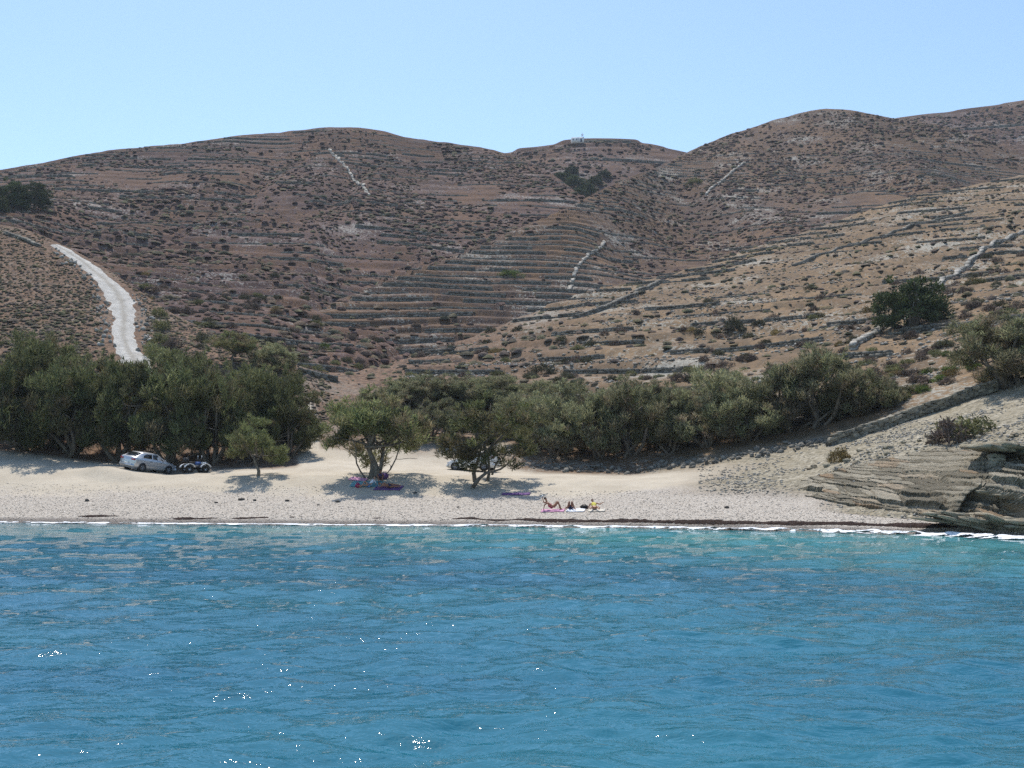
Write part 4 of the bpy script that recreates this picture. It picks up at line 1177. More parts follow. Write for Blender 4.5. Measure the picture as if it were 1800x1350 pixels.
# single shrubs near enough to tell apart
def scatter_shrubs():
    rg = np.random.default_rng(301)
    cand = []
    for sheet, n, r0, r1, a0, a1, zone in ((NEAR, 2600, 108, 218, -0.1, 0.5, 'pale'), (NEAR, 900, 100, 218, -0.5, -0.1, 'brow'), (BROAD, 1500, 2, 150, -0.42, -0.05, 'broad')):
        for p in sample_sheet(sheet, n, rg, r0, r1, a0, a1):
            if sheet is NEAR and skip_track(p[None])[0]: continue
            r = rg.uniform(0.45, 1.25) if zone != 'broad' else rg.uniform(0.7, 1.5)
            if zone == 'brow' : r *= 0.55
            cand.append((r / p[1], r, p, zone))
    cand.sort(key=lambda c: -c[0])
    lab = {('pale', 'thorn'): 'grey-brown thorn shrub dotted on the pale slope above the tamarisks', ('pale', 'dark'): 'dark olive shrub dotted on the pale slope above the tamarisks', ('pale', 'green'): 'light green cushion shrub dotted on the pale slope above the tamarisks', ('pale', 'straw'): 'tuft of straw-coloured dry grass on the pale slope',
           ('brow', 'thorn'): 'small brown thorn shrub on the bare brow beside the track', ('brow', 'dark'): 'small dark shrub on the bare brow beside the track', ('brow', 'green'): 'small green cushion on the bare brow beside the track', ('brow', 'straw'): 'small straw tuft on the bare brow beside the track',
           ('broad', 'thorn'): 'purple-brown thorn shrub at the foot of the broad hill', ('broad', 'dark'): 'dark green shrub at the foot of the broad hill', ('broad', 'green'): 'pale green cushion shrub at the foot of the broad hill', ('broad', 'straw'): 'straw tuft at the foot of the broad hill'}
    grp = {'pale': 'shrubs of the pale slope', 'brow': 'shrubs of the bare brow', 'broad': 'shrubs at the foot of the broad hill'}
    quota = {'pale': 150, 'brow': 30, 'broad': 90}
    for _, r, p, zone in cand:
        if quota[zone] <= 0: continue
        if not seen(p[0], p[1], p[2] + 0.5 * r): continue
        kind = prg.choices(['thorn', 'dark', 'green', 'straw'], {'pale': [46, 30, 16, 8], 'brow': [60, 20, 10, 10], 'broad': [58, 22, 16, 4]}[zone])[0]
        shrub_at(p, r, r * prg.uniform(.75, 1.05), kind, lab[(zone, kind)], grp[zone] + ', ' + kind, prg)
        quota[zone] -= 1
scatter_shrubs()
# ------------------------------------------------------------------ rocks of the bank
def rock_material():
    t = NT('bank_rock')
    p = t.mapped(t.position(), (0.6, 0.6, 3.2))
    n = t.noise(1.5, 6, 0.7, vec=p)
    c = t.ramp(n, [(0.25, (0.20, 0.178, 0.128)), (0.5, (0.38, 0.335, 0.245)), (0.75, (0.52, 0.465, 0.355))])
    c = t.mix(t.rng(t.noise(0.9, 5, 0.7), 0.5, 0.68, 0, 0.7), c, (0.30, 0.185, 0.10))
    c = t.mix(t.rng(t.island(), 0, 1, 0.0, 0.35), c, (0.18, 0.165, 0.125))
    t.bump(t.noise(4.0, 6, 0.75, vec=p), 0.9, 0.15)
    M['bank_rock'] = t.base(c, 0.92, 0.15)
rock_material()
def bed_material():
    t = NT('bed_rock')
    p = t.mapped(t.position(), (0.6, 0.6, 3.0))
    c = t.ramp(t.attr('bed'), [(0.0, (0.20, 0.172, 0.125)), (0.4, (0.36, 0.31, 0.228)), (0.8, (0.50, 0.435, 0.33)), (1.0, (0.37, 0.245, 0.145))])
    c = t.mix(t.rng(t.noise(2.2, 6, 0.75, vec=p), 0.42, 0.68, 0, 0.6), c, (0.19, 0.168, 0.122))
    t.bump(t.noise(5.0, 6, 0.78, vec=p), 1.0, 0.25)
    M['bed_rock'] = t.base(c, 0.92, 0.15)
bed_material()

def slab(mb, c, size, dip, yaw, rg, taper=0.35, nx=7, rough=0.16):
    """one ragged rock bed: long lens with broken ends, dipping"""
    L, W, T_ = size
    us = np.linspace(-0.5, 0.5, nx)
    ring = np.array([[-.5, -.5], [-.2, -.56], [.5, -.5], [.56, 0], [.5, .5], [-.5, .5], [-.58, .0]])   # y,z outline
    V = []
    for i, u in enumerate(us):
        e = 1 - taper * (2 * abs(u)) ** 2.5
        jit = rg.uniform(-rough, rough, ring.shape)
        yz = ring * (1 + jit) * np.array([W * e, T_ * e])
        off = np.array([rg.normal(0, W * 0.05), rg.normal(0, T_ * 0.10)])
        V.append(np.stack([np.full(7, u * L) + rg.normal(0, L * 0.02, 7), yz[:, 0] + off[0], yz[:, 1] + off[1]], 1))
    V = np.concatenate(V)
    M3 = np.array(Matrix.Rotation(yaw, 3, 'Z') @ Matrix.Rotation(dip, 3, 'Y'))
    V = V @ M3.T + np.array(c)
    Q = [[i * 7 + k, i * 7 + (k + 1) % 7, (i + 1) * 7 + (k + 1) % 7, (i + 1) * 7 + k] for i in range(nx - 1) for k in range(7)]
    n = len(V)
    V = np.vstack([V, V[:7].mean(0), V[n - 7:].mean(0)])
    T = [[n, (k + 1) % 7, k] for k in range(7)] + [[n + 1, n - 7 + k, n - 7 + (k + 1) % 7] for k in range(7)]
    mb.add(V, Q, T)

ROCK_RG = np.random.default_rng(404)
def split_beds(beds):
    out = []
    for px, py, dd, L, W, T_, dip in beds:
        k = 3
        for i in range(k):
            out.append((px + ROCK_RG.normal(0, 6), py + (i - 1) * T_ / k * 33 + ROCK_RG.normal(0, 1.5), dd + ROCK_RG.normal(0, .18), L * ROCK_RG.uniform(.7, 1.25), W * ROCK_RG.uniform(.8, 1.2), T_ / k * ROCK_RG.uniform(.9, 1.7), dip + ROCK_RG.normal(0, 4)))
    return out
def outcrop(label, base_px, base_py, d, beds, name='rock_outcrop', group=None):
    """beds: (px, py, d, length_m, depth_m, thick_m, dip_deg) each a bed of its own"""
    o0 = at(base_px, base_py, d)
    root = empty(name, o0); tag(root, label, 'rock', group)
    for px, py, dd, L, W, T_, dip in split_beds(beds):
        mb = MB()
        c = at(px, py, dd) - o0
        slab(mb, c, (L, W, T_), R(dip), R(ROCK_RG.normal(0, 6)), ROCK_RG)
        mb.build('rock_bed', M['bank_rock'], root)
    return root
rr = ROCK_RG
# the bedded rock face: one solid mass whose beds stick out unevenly
def bedded_face():
    bx = np.array([1380, 1480, 1560, 1640, 1665, 1720, 1800, 1900, 2080]); by = np.array([862, 884, 895, 906, 915, 927, 934, 940, 944])
    tx = np.array([1380, 1450, 1520, 1580, 1640, 1690, 1740, 1800, 1900, 2080]); ty = np.array([858, 840, 818, 804, 795, 792, 800, 862, 850, 840])
    nc, nr = 600, 170
    rg = np.random.default_rng(91)
    th = rg.uniform(0.09, 0.36, 120); edge = np.concatenate([[0], np.cumsum(th)]); out = rg.random(121)
    PX = np.linspace(1382, 2080, nc); V = np.zeros((nr, nc, 3))
    for j, px in enumerate(PX):
        pb = hit(px, float(np.interp(px, bx, by)), [NEAR]); pt = hit(px, float(np.interp(px, tx, ty)), [NEAR])
        pb = pb + Vector((0, -0.2, -0.4)); pt = pt + Vector((0, 0.5, 0.05))
        steep = float(sstep(1600, 1680, px))
        for i in range(nr):
            f = i / (nr - 1)
            fy = f ** (1 + 1.6 * steep)                  # steeper low down where the face overhangs
            V[i, j] = (pb.x + (pt.x - pb.x) * f, pb.y + (pt.y - pb.y) * fy, pb.z + (pt.z - pb.z) * f)
    X, Y, Z = V[..., 0], V[..., 1], V[..., 2]
    dipc = Z + 0.20 * X + 0.16 * fbm(X / 3.0, Z / 2.0, 92, 3) + 0.05 * fbm(X / 0.4, Z / 0.4, 97, 2) + 30.0
    dipc = dipc % edge[-2]
    k = np.searchsorted(edge, dipc) - 1
    fr = (dipc - edge[k]) / th[np.clip(k, 0, 119)]
    brk = np.floor(X / 0.9 + 3.1 * out[k] + 0.6 * fbm(X / 2.0, Z / 0.7, 93, 2))
    jut = 0.95 * vhash(brk, k.astype(float), 5) * (0.3 + 0.7 * out[k])
    jut -= 0.30 * (fr < 0.16) + 0.12 * (np.abs(X / 0.9 + 3.1 * out[k] - np.round(X / 0.9 + 3.1 * out[k])) < 0.04)
    big = 0.6 * fbm(X / 3.5, Z / 1.6, 94, 3)
    F_ = np.linspace(0, 1, nr)[:, None] * np.ones((1, nc)); PXg = PX[None, :] * np.ones((nr, 1))
    hollow = 2.4 * sstep(1655, 1680, PXg) * (1 - sstep(1775, 1830, PXg)) * np.exp(-((F_ - 0.20) / 0.13) ** 2)
    fade = sstep(0.0, 0.05, F_) * (1 - sstep(0.93, 1.0, F_)) * sstep(1384, 1420, PXg)
    mag = (0.75 + 0.40 * sstep(1540, 1680, PXg)) * (1 - 0.62 * sstep(0.35, 0.75, F_) * (1 - sstep(1640, 1720, PXg)))
    amt = fade * (mag * (jut + 0.45 * big) + 0.62 - 0.32 * sstep(1600, 1680, PXg) + 0.75 * sstep(1590, 1680, PXg) * (1 - sstep(0.75, 1.0, F_)))
    Y = Y - amt * 0.85 + fade * hollow
    Z = Z + amt * 0.45 + fade * 0.10 * fbm(X / 0.8, Y / 0.8, 95, 3)
    me = fast_mesh('rock_outcrop', np.stack([X, Y, Z], 2).reshape(-1, 3), grid_faces(nr, nc))
    attr(me, 'bed', vhash(brk, k.astype(float), 8))
    tag(link('rock_outcrop', me, M['bed_rock']), 'tan bedded rock face with a hollow overhang at the foot of the rubble bank', 'rock')
bedded_face()
beds = []
for i in range(20):
    f = i / 19
    px = 1648 + 190 * f; py = 908 + 17 * min(1, f * 1.3) + rr.normal(0, 3)
    beds.append((px, py, 54.4 - 2.2 * f + rr.normal(0, .3), rr.uniform(1.2, 2.6), rr.uniform(1.0, 1.8), rr.uniform(.26, .48), rr.uniform(6, 18)))
for i in range(9):
    f = i / 8
    beds.append((1715 + 130 * f, 905 + 6 * f + rr.normal(0, 3), 55.4 - 2.0 * f, rr.uniform(1.0, 2.4), rr.uniform(.9, 1.5), rr.uniform(.25, .45), rr.uniform(4, 14)))
outcrop('low tan rock shelf running out to the water', 1750, 930, 53.0, beds)
beds = []
for i in range(9):
    f = i / 8
    beds.append((1748 + 90 * f, 862 + 6 * f + rr.normal(0, 3), 55.6 - 0.8 * f, rr.uniform(1.2, 2.4), rr.uniform(1.6, 2.4), rr.uniform(.35, .55), rr.uniform(2, 12)))
    beds.append((1752 + 90 * f, 876 + 5 * f + rr.normal(0, 3), 55.9 - 0.8 * f, rr.uniform(1.2, 2.2), rr.uniform(1.5, 2.2), rr.uniform(.35, .5), rr.uniform(2, 12)))
outcrop('rock ledge forming the floor of the stone shelter', 1780, 885, 55.5, beds)
# stone shelter: a pillar of stacked stones carrying a slab roof under rubble, dark room behind
def shelter():
    o0 = at(1760, 858, 57.0)
    root = empty('stone_shelter', o0); tag(root, 'dark open stone shelter with a stacked pillar under a slab roof, cut into the bank', 'shelter')
    pil = empty('pillar', (0, 0, 0)); pil.parent = root
    for c in range(11):
        for s_ in range(2):
            mb = MB()
            pc = at(1743 + 4 * c / 10 + s_ * 11, 858 - c * 5.6, 56.6) - o0
            slab(mb, pc, (rr.uniform(.36, .5), .55, .19), R(rr.normal(0, 5)), R(rr.normal(0, 10)), rr, 0.1, 4, 0.12)
            mb.build('stone', M['near_stone'], pil)
    for k, (px, py, L, T_, dip, dd) in enumerate([(1790, 790, 3.4, .26, 6, 57.2), (1850, 797, 3.2, .3, 4, 56.4), (1735, 787, 1.6, .28, 10, 57.2), (1762, 783, 2.2, .24, 5, 57.8), (1830, 786, 3.2, .26, 3, 57.4)]):
        mb = MB(); slab(mb, at(px, py, dd) - o0, (L, 2.8, T_), R(dip), R(rr.normal(0, 4)), rr, 0.2, 7, 0.14)
        mb.build('roof_slab', M['bank_rock'], root)
    for c in range(9):
        for q in range(5):
            mb = MB(); slab(mb, at(1756 + q * 24 + rr.uniform(-4, 4), 862 - c * 7.5, 59.2 - 0.012 * q) - o0, (.95, .5, .3), R(rr.normal(0, 4)), R(rr.normal(0, 5)), rr, .05, 4, .1)
            mb.build('back_stone', M['wall_stone'], root)
shelter()
# loose rocks on the bank
def lump_mesh(seed, mat):
    rg = np.random.default_rng(seed)
    bm = bmesh.new(); bmesh.ops.create_icosphere(bm, subdivisions=1, radius=1.0)
    for v in bm.verts: v.co = Vector([v.co[k] * (1 + rg.uniform(-.3, .3)) for k in range(3)])
    me = bpy.data.meshes.new('rock'); bm.to_mesh(me); bm.free(); me.materials.append(mat); return me
LUMPS = [lump_mesh(500 + i, M['bank_rock']) for i in range(5)]
DLUMPS = [lump_mesh(510 + i, M['dark_stone']) for i in range(3)]
rk = random.Random(12)
for i in range(70):
    px = rk.uniform(1420, 1800); py = rk.uniform(0, 1)
    top = np.interp(px, [1420, 1600, 1700, 1800], [815, 760, 745, 735]); bot = np.interp(px, [1420, 1600, 1650, 1800], [855, 850, 830, 790])
    h = hit(px, top + (bot - top) * py, [NEAR])
    if h is None: continue
    o = link('rock', LUMPS[i % 5]); s_ = rk.uniform(.07, .22)
    o.location = h + Vector((0, 0, s_ * .25)); o.scale = (s_ * rk.uniform(1, 2), s_ * rk.uniform(.8, 1.4), s_ * rk.uniform(.5, .9)); o.rotation_euler = (rk.uniform(-.3, .3), rk.uniform(-.3, .3), rk.uniform(0, 6.3))
    tag(o, 'loose angular rock lying on the rubble bank', 'rock', 'loose rocks on the bank')
for px, py, s_ in [(594, 883, .20), (424, 879, .26), (448, 880, .2), (505, 881, .22), (153, 881, .25), (729, 867, .17), (805, 892, .13), (1278, 893, .2), (560, 888, .12), (380, 884, .15)]:
    h = hit(px, py, [NEAR]); o = link('beach_stone', DLUMPS[int(px) % 3])
    o.location = h + Vector((0, 0, s_ * .2)); o.scale = (s_ * .9, s_ * .65, s_ * .45); o.rotation_euler = (0, 0, px)
    tag(o, 'single dark stone lying on the pale shingle', 'stone', 'dark stones on the beach')

# shingle and rubble too small to pick out one by one
def pebbles(name, label, n, region, smin, smax, mat, seed):
    rg = np.random.default_rng(seed)
    pts = []
    while len(pts) < n:
        p = region(rg)
        if p is not None: pts.append(p)
    P = np.array(pts)
    unit = np.array([[1, 0, 0], [0, 1, 0], [-1, 0, 0], [0, -1, 0], [0, 0, 1], [0, 0, -1.0]])
    T = np.array([[0, 1, 4], [1, 2, 4], [2, 3, 4], [3, 0, 4], [1, 0, 5], [2, 1, 5], [3, 2, 5], [0, 3, 5]])
    s_ = smin + (smax - smin) * rg.random(n) ** 2.5
    V = unit[None] * (1 + rg.uniform(-.35, .35, (n, 6, 3)))
    rot = rg.uniform(0, 6.28, n); ca, sa = np.cos(rot)[:, None], np.sin(rot)[:, None]
    x = V[:, :, 0] * 1.25; y = V[:, :, 1]
    V = np.stack([x * ca - y * sa, x * sa + y * ca, V[:, :, 2] * 0.6], 2) * s_[:, None, None] + P[:, None, :]
    V[:, :, 2] += (s_ * 0.18)[:, None]
    F = (T[None] + (np.arange(n) * 6)[:, None, None]).reshape(-1, 3)
    tag(link(name, fast_mesh(name, V.reshape(-1, 3), F), mat), label, 'stones', kind='stuff')
def reg_beach(rg):
    a = rg.uniform(-0.56, 0.5); wl_ = np.interp(a, NEAR.A, WL)
    d = wl_ + 0.2 + 11 * rg.random() ** 1.5
    px = 900 + a * FPX
    if px > 1400 and d > wl_ + 5: return None
    return (a * d, d, NEAR.ground(a * d, d))
def reg_bank(rg):
    a = rg.uniform(0.17, 0.56); d = rg.uniform(54, 84); c = int(NEAR.col(a)); r = int(np.searchsorted(NEAR.D[:, c], d))
    if r >= NEAR.nr or bankm[r, c] < 0.5 * rg.random() + 0.2: return None
    if fbm(np.array([a * d / 2.6]), np.array([d / 2.6]), 611, 3)[0] < rg.uniform(-0.35, 0.35): return None
    return (a * d, d, NEAR.ground(a * d, d))
def reg_slope(rg):
    a = rg.uniform(-0.1, 0.55); r = rg.integers(95, 215); c = int(NEAR.col(a)); d = NEAR.D[r, c]; x = NEAR.A[c] * d + rg.uniform(-.5, .5)
    if fbm(np.array([x / 9.0]), np.array([d / 9.0]), 601, 3)[0] < 0.1: return None
    return (x, d, NEAR.ground(x, d))
pebbles('shingle', 'pale pebbles strewn over the beach', 22000, reg_beach, 0.012, 0.055, M['pebble'], 701)
pebbles('rubble', 'broken grey rubble strewn over the bank', 9000, reg_bank, 0.02, 0.12, M['wall_stone_pale'], 702)
pebbles('rubble', 'pale stones strewn over the slope above the tamarisks', 6000, reg_slope, 0.08, 0.32, M['wall_stone_pale'], 703)

# ------------------------------------------------------------------ vehicles
simple('silver_paint', (0.52, 0.53, 0.55), 0.28, 0.5, 0.55, 0.03)
simple('white_paint', (0.74, 0.74, 0.73), 0.3, 0.5, 0.0, 0.04)
simple('atv_white', (0.70, 0.71, 0.74), 0.35, 0.5, 0.0, 0.04)
simple('atv_blue', (0.06, 0.12, 0.32), 0.35, 0.5)
simple('black_plastic', (0.022, 0.022, 0.024), 0.55, 0.4)
simple('tyre_rubber', (0.025, 0.024, 0.023), 0.85, 0.2)
simple('rim_metal', (0.42, 0.42, 0.43), 0.35, 0.5, 0.8)
simple('glass_dark', (0.018, 0.020, 0.022), 0.06, 0.6)
simple('red_lamp', (0.30, 0.02, 0.02), 0.25, 0.5)
simple('clear_lamp', (0.62, 0.64, 0.66), 0.15, 0.6)
simple('plate_white', (0.72, 0.72, 0.68), 0.5, 0.3)
simple('seat_black', (0.03, 0.028, 0.027), 0.7, 0.3)

def car(name, label, loc, yaw, pitch, paint, spec):
    """x forward. lower body and cabin are lofted from cross sections; windows, lamps, wheels are parts"""
    root = empty(name, loc, rot=(0, pitch, yaw)); root.rotation_mode = 'ZYX' if False else 'XYZ'
    tag(root, label, 'car')
    L, W, H = spec['L'], spec['W'], spec['H']
    st = spec['stations']      # (x, belt z, roof z or None, half width)
    half = []
    for x, zb, zr, hw in st:
        g = 0.20
        ring = [(0.0, g), (hw * 0.86, g), (hw * 0.985, g + 0.14), (hw, 0.52), (hw * 0.985, zb - 0.10), (hw * 0.93, zb)]
        if zr > zb + 0.03: ring += [(hw * 0.90, zb + 0.02), (hw * 0.74, zr - 0.07), (hw * 0.64, zr - 0.012), (0.0, zr)]
        else: ring += [(hw * 0.90, zb + 0.006), (hw * 0.74, zb + 0.018), (hw * 0.5, zb + 0.03), (0.0, zb + 0.036)]
        half.append([(x, y, z) for y, z in ring])
    H_ = np.array(half)                                    # stations x 10 x 3
    Lft = H_.copy(); Lft[:, :, 1] *= -1
    ring = np.concatenate([H_, Lft[:, ::-1][:, 1:-1]], 1)  # closed ring
    n, m = ring.shape[:2]
    V = ring.reshape(-1, 3)
    Q = [[i * m + k, (i + 1) * m + k, (i + 1) * m + (k + 1) % m, i * m + (k + 1) % m] for i in range(n - 1) for k in range(m)]
    mb = MB()
    Vc = np.vstack([V, ring[0].mean(0), ring[-1].mean(0)])
    T = [[n * m, k, (k + 1) % m] for k in range(m)] + [[n * m + 1, (n - 1) * m + (k + 1) % m, (n - 1) * m + k] for k in range(m)]
    mb.add(Vc, Q, T)
    body = mb.build('body', paint, root, smooth=True)
    ax = spec['axles']; wr = 0.305
    # wheel arches: dark liners, then the wheels
    for xx in ax:
        for sgn in (-1, 1):
            y = sgn * (W / 2 - 0.095)
            arch = MB(); arch.lathe([(0.02, -0.108), (wr + 0.055, -0.108), (wr + 0.055, 0.100), (0.02, 0.100)], (xx, y, wr + 0.01), 22)
            arch.build('wheel_arch', M['black_plastic'], root)
            wroot = MB(); wroot.lathe([(wr - 0.11, -0.098), (wr - 0.02, -0.105), (wr, -0.075), (wr, 0.075), (wr - 0.02, 0.118), (wr - 0.11, 0.112)], (0, 0, 0), 24, None if sgn > 0 else np.diag([1, -1, 1]))
            wo = wroot.build('wheel', M['tyre_rubber'], root, smooth=True); wo.location = (xx, y, wr)
            rim = MB(); rim.lathe([(0.0, 0.02), (wr - 0.105, 0.06), (wr - 0.105, 0.108), (wr - 0.125, 0.110), (wr - 0.13, 0.08), (0.05, 0.05), (0.0, 0.05)], (0, 0, 0), 24, None if sgn > 0 else np.diag([1, -1, 1]))
            for k in range(5):
                a = k * 2 * math.pi / 5
                Mx = np.array(Matrix.Rotation(-a, 3, 'Y'))
                rim.box(np.array([0, sgn * 0.10, 0]) + Mx @ np.array([0.10, 0, 0]), (0.17, 0.03, 0.045), Mx)
            rim.build('rim', M['rim_metal'], wo)
    # windows laid on the cabin skin, a few millimetres proud
    def skin(x, f, out=0.006):
        """point on the side glass: f from belt (0) to roof edge (1)"""
        xs = [s_[0] for s_ in st]
        lo = np.array([np.interp(x, xs, H_[:, 6, k]) for k in range(3)]); hi = np.array([np.interp(x, xs, H_[:, 7, k]) for k in range(3)])
        p = lo + (hi - lo) * f; nrm = np.array([0, hi[2] - lo[2], lo[1] - hi[1]]); nrm /= np.linalg.norm(nrm) + 1e-9
        return p + nrm * out
    for poly in spec['side_windows']:
        for sgn in (-1, 1):
            P = np.array([skin(x, f) for x, f in poly]); P[:, 1] *= sgn
            I = np.array([skin(x, f, -0.01) for x, f in poly]); I[:, 1] *= sgn
            k = len(P); V = np.vstack([P, I]); mb = MB()
            order = list(range(k)) if sgn > 0 else list(range(k))[::-1]
            Q = [[i, (i + 1) % k, k + (i + 1) % k, k + i] for i in range(k)]
            c = P.mean(0); V = np.vstack([V, c])
            mb.add(V, Q, [[2 * k, (i + 1) % k, i] for i in range(k)])
            mb.build('side_window', M['glass_dark'], root)
    for nm, (x0, x1) in (('windscreen', spec['windscreen']), ('rear_window', spec['rear_window'])):
        xs = [s_[0] for s_ in st]
        def cab(x, j): return np.array([np.interp(x, xs, H_[:, j, k]) for k in range(3)])
        V = []
        up = 0.012
        for x in np.linspace(x0, x1, 5):
            e = cab(x, 8); mcen = cab(x, 9)
            wy = e[1] * 1.0
            V += [(x, -wy, e[2] + up), (x, -wy * .5, mcen[2] + up * .8), (x, 0, mcen[2] + up), (x, wy * .5, mcen[2] + up * .8), (x, wy, e[2] + up)]
        mb = MB(); mb.add(np.array(V), grid_faces(5, 5)); o = mb.build(nm, M['glass_dark'], root, smooth=True)
        md = o.modifiers.new('thickness', 'SOLIDIFY'); md.thickness = 0.008; md.offset = 0
    xr, xf = st[0][0], st[-1][0]
    hw = spec['W'] / 2
    for sgn in (-1, 1):
        mb = MB(); mb.bevbox((xr + 0.06, sgn * (hw - 0.26), spec['tail_z']), (0.14, 0.40, 0.16), 0.03); mb.build('tail_light', M['red_lamp'], root)
        mb = MB(); mb.bevbox((xf - 0.08, sgn * (hw - 0.33), 0.60), (0.16, 0.34, 0.13), 0.03); mb.build('headlight', M['clear_lamp'], root)
        mb = MB(); mb.bevbox((spec['mirror_x'], sgn * (hw + 0.06), spec['mirror_z']), (0.10, 0.18, 0.12), 0.03); mb.build('wing_mirror', paint, root)
        for dx in spec['handles']:
            mb = MB(); mb.bevbox((dx, sgn * (hw + 0.002), 0.80), (0.16, 0.03, 0.03), 0.008); mb.build('door_handle', M['black_plastic'], root)
    mb = MB(); mb.bevbox((xr + 0.05, 0, 0.40), (0.22, W * 0.93, 0.24), 0.05); mb.build('rear_bumper', paint, root)
    mb = MB(); mb.bevbox((xf - 0.05, 0, 0.38), (0.22, W * 0.90, 0.24), 0.05); mb.build('front_bumper', paint, root)
    mb = MB(); mb.bevbox((xr - 0.062, 0, 0.56), (0.015, 0.50, 0.12), 0.004); mb.build('number_plate', M['plate_white'], root)
    return root

hatch = dict(L=4.25, W=1.71, H=1.43, axles=(-1.28, 1.26), tail_z=0.86, mirror_x=0.72, mirror_z=0.97, handles=(-0.55, 0.38),
             stations=[(-2.08, 0.90, 0.90, 0.74), (-2.02, 1.00, 1.005, 0.80), (-1.88, 1.02, 1.07, 0.835), (-1.30, 0.97, 1.39, 0.85), (-1.05, 0.96, 1.42, 0.855), (-0.4, 0.94, 1.43, 0.855), (0.15, 0.92, 1.41, 0.855), (0.55, 0.90, 1.24, 0.855), (1.0, 0.89, 0.96, 0.85), (1.25, 0.86, 0.86, 0.84), (1.75, 0.76, 0.76, 0.80), (2.02, 0.64, 0.64, 0.70), (2.12, 0.56, 0.56, 0.58)],
             side_windows=[[(-1.25, 0.12), (-0.42, 0.10), (-0.42, 0.92), (-0.95, 0.90), (-1.2, 0.62)], [(-0.33, 0.10), (0.78, 0.10), (0.42, 0.62), (0.16, 0.92), (-0.33, 0.92)]],
             windscreen=(0.95, 0.25), rear_window=(-1.84, -1.34))
o = car('parked_car', 'silver hatchback parked nose down in the shade of the grove', CAR_P, CAR_YAW, CAR_PITCH, M['silver_paint'], hatch)
o.rotation_euler = (CAR_ROLL, CAR_PITCH, CAR_YAW)
van = dict(hatch); van.update(stations=[(-1.95, 0.92, 0.93, 0.74), (-1.88, 1.0, 1.30, 0.80), (-1.6, 0.98, 1.42, 0.83), (-0.8, 0.95, 1.47, 0.84), (0.0, 0.93, 1.47, 0.84), (0.45, 0.91, 1.30, 0.84), (0.95, 0.90, 0.99, 0.835), (1.2, 0.87, 0.87, 0.83), (1.65, 0.77, 0.77, 0.79), (1.88, 0.64, 0.64, 0.69), (1.95, 0.56, 0.56, 0.58)],
    side_windows=[[(-1.6, 0.12), (-0.6, 0.10), (-0.6, 0.92), (-1.5, 0.90)], [(-0.5, 0.10), (0.72, 0.10), (0.3, 0.62), (0.05, 0.92), (-0.5, 0.92)]], windscreen=(0.9, 0.15), rear_window=(-1.92, -1.62), axles=(-1.2, 1.2), tail_z=1.0)
p = at(832, 828, 85.0)
yaw = R(160)
zg = NEAR.ground(p.x, 85.0)
car('parked_car', 'white hatchback parked behind the leaning tamarisk', (p.x, 85.0, zg + 0.03), yaw, 0.0, M['white_paint'], van)

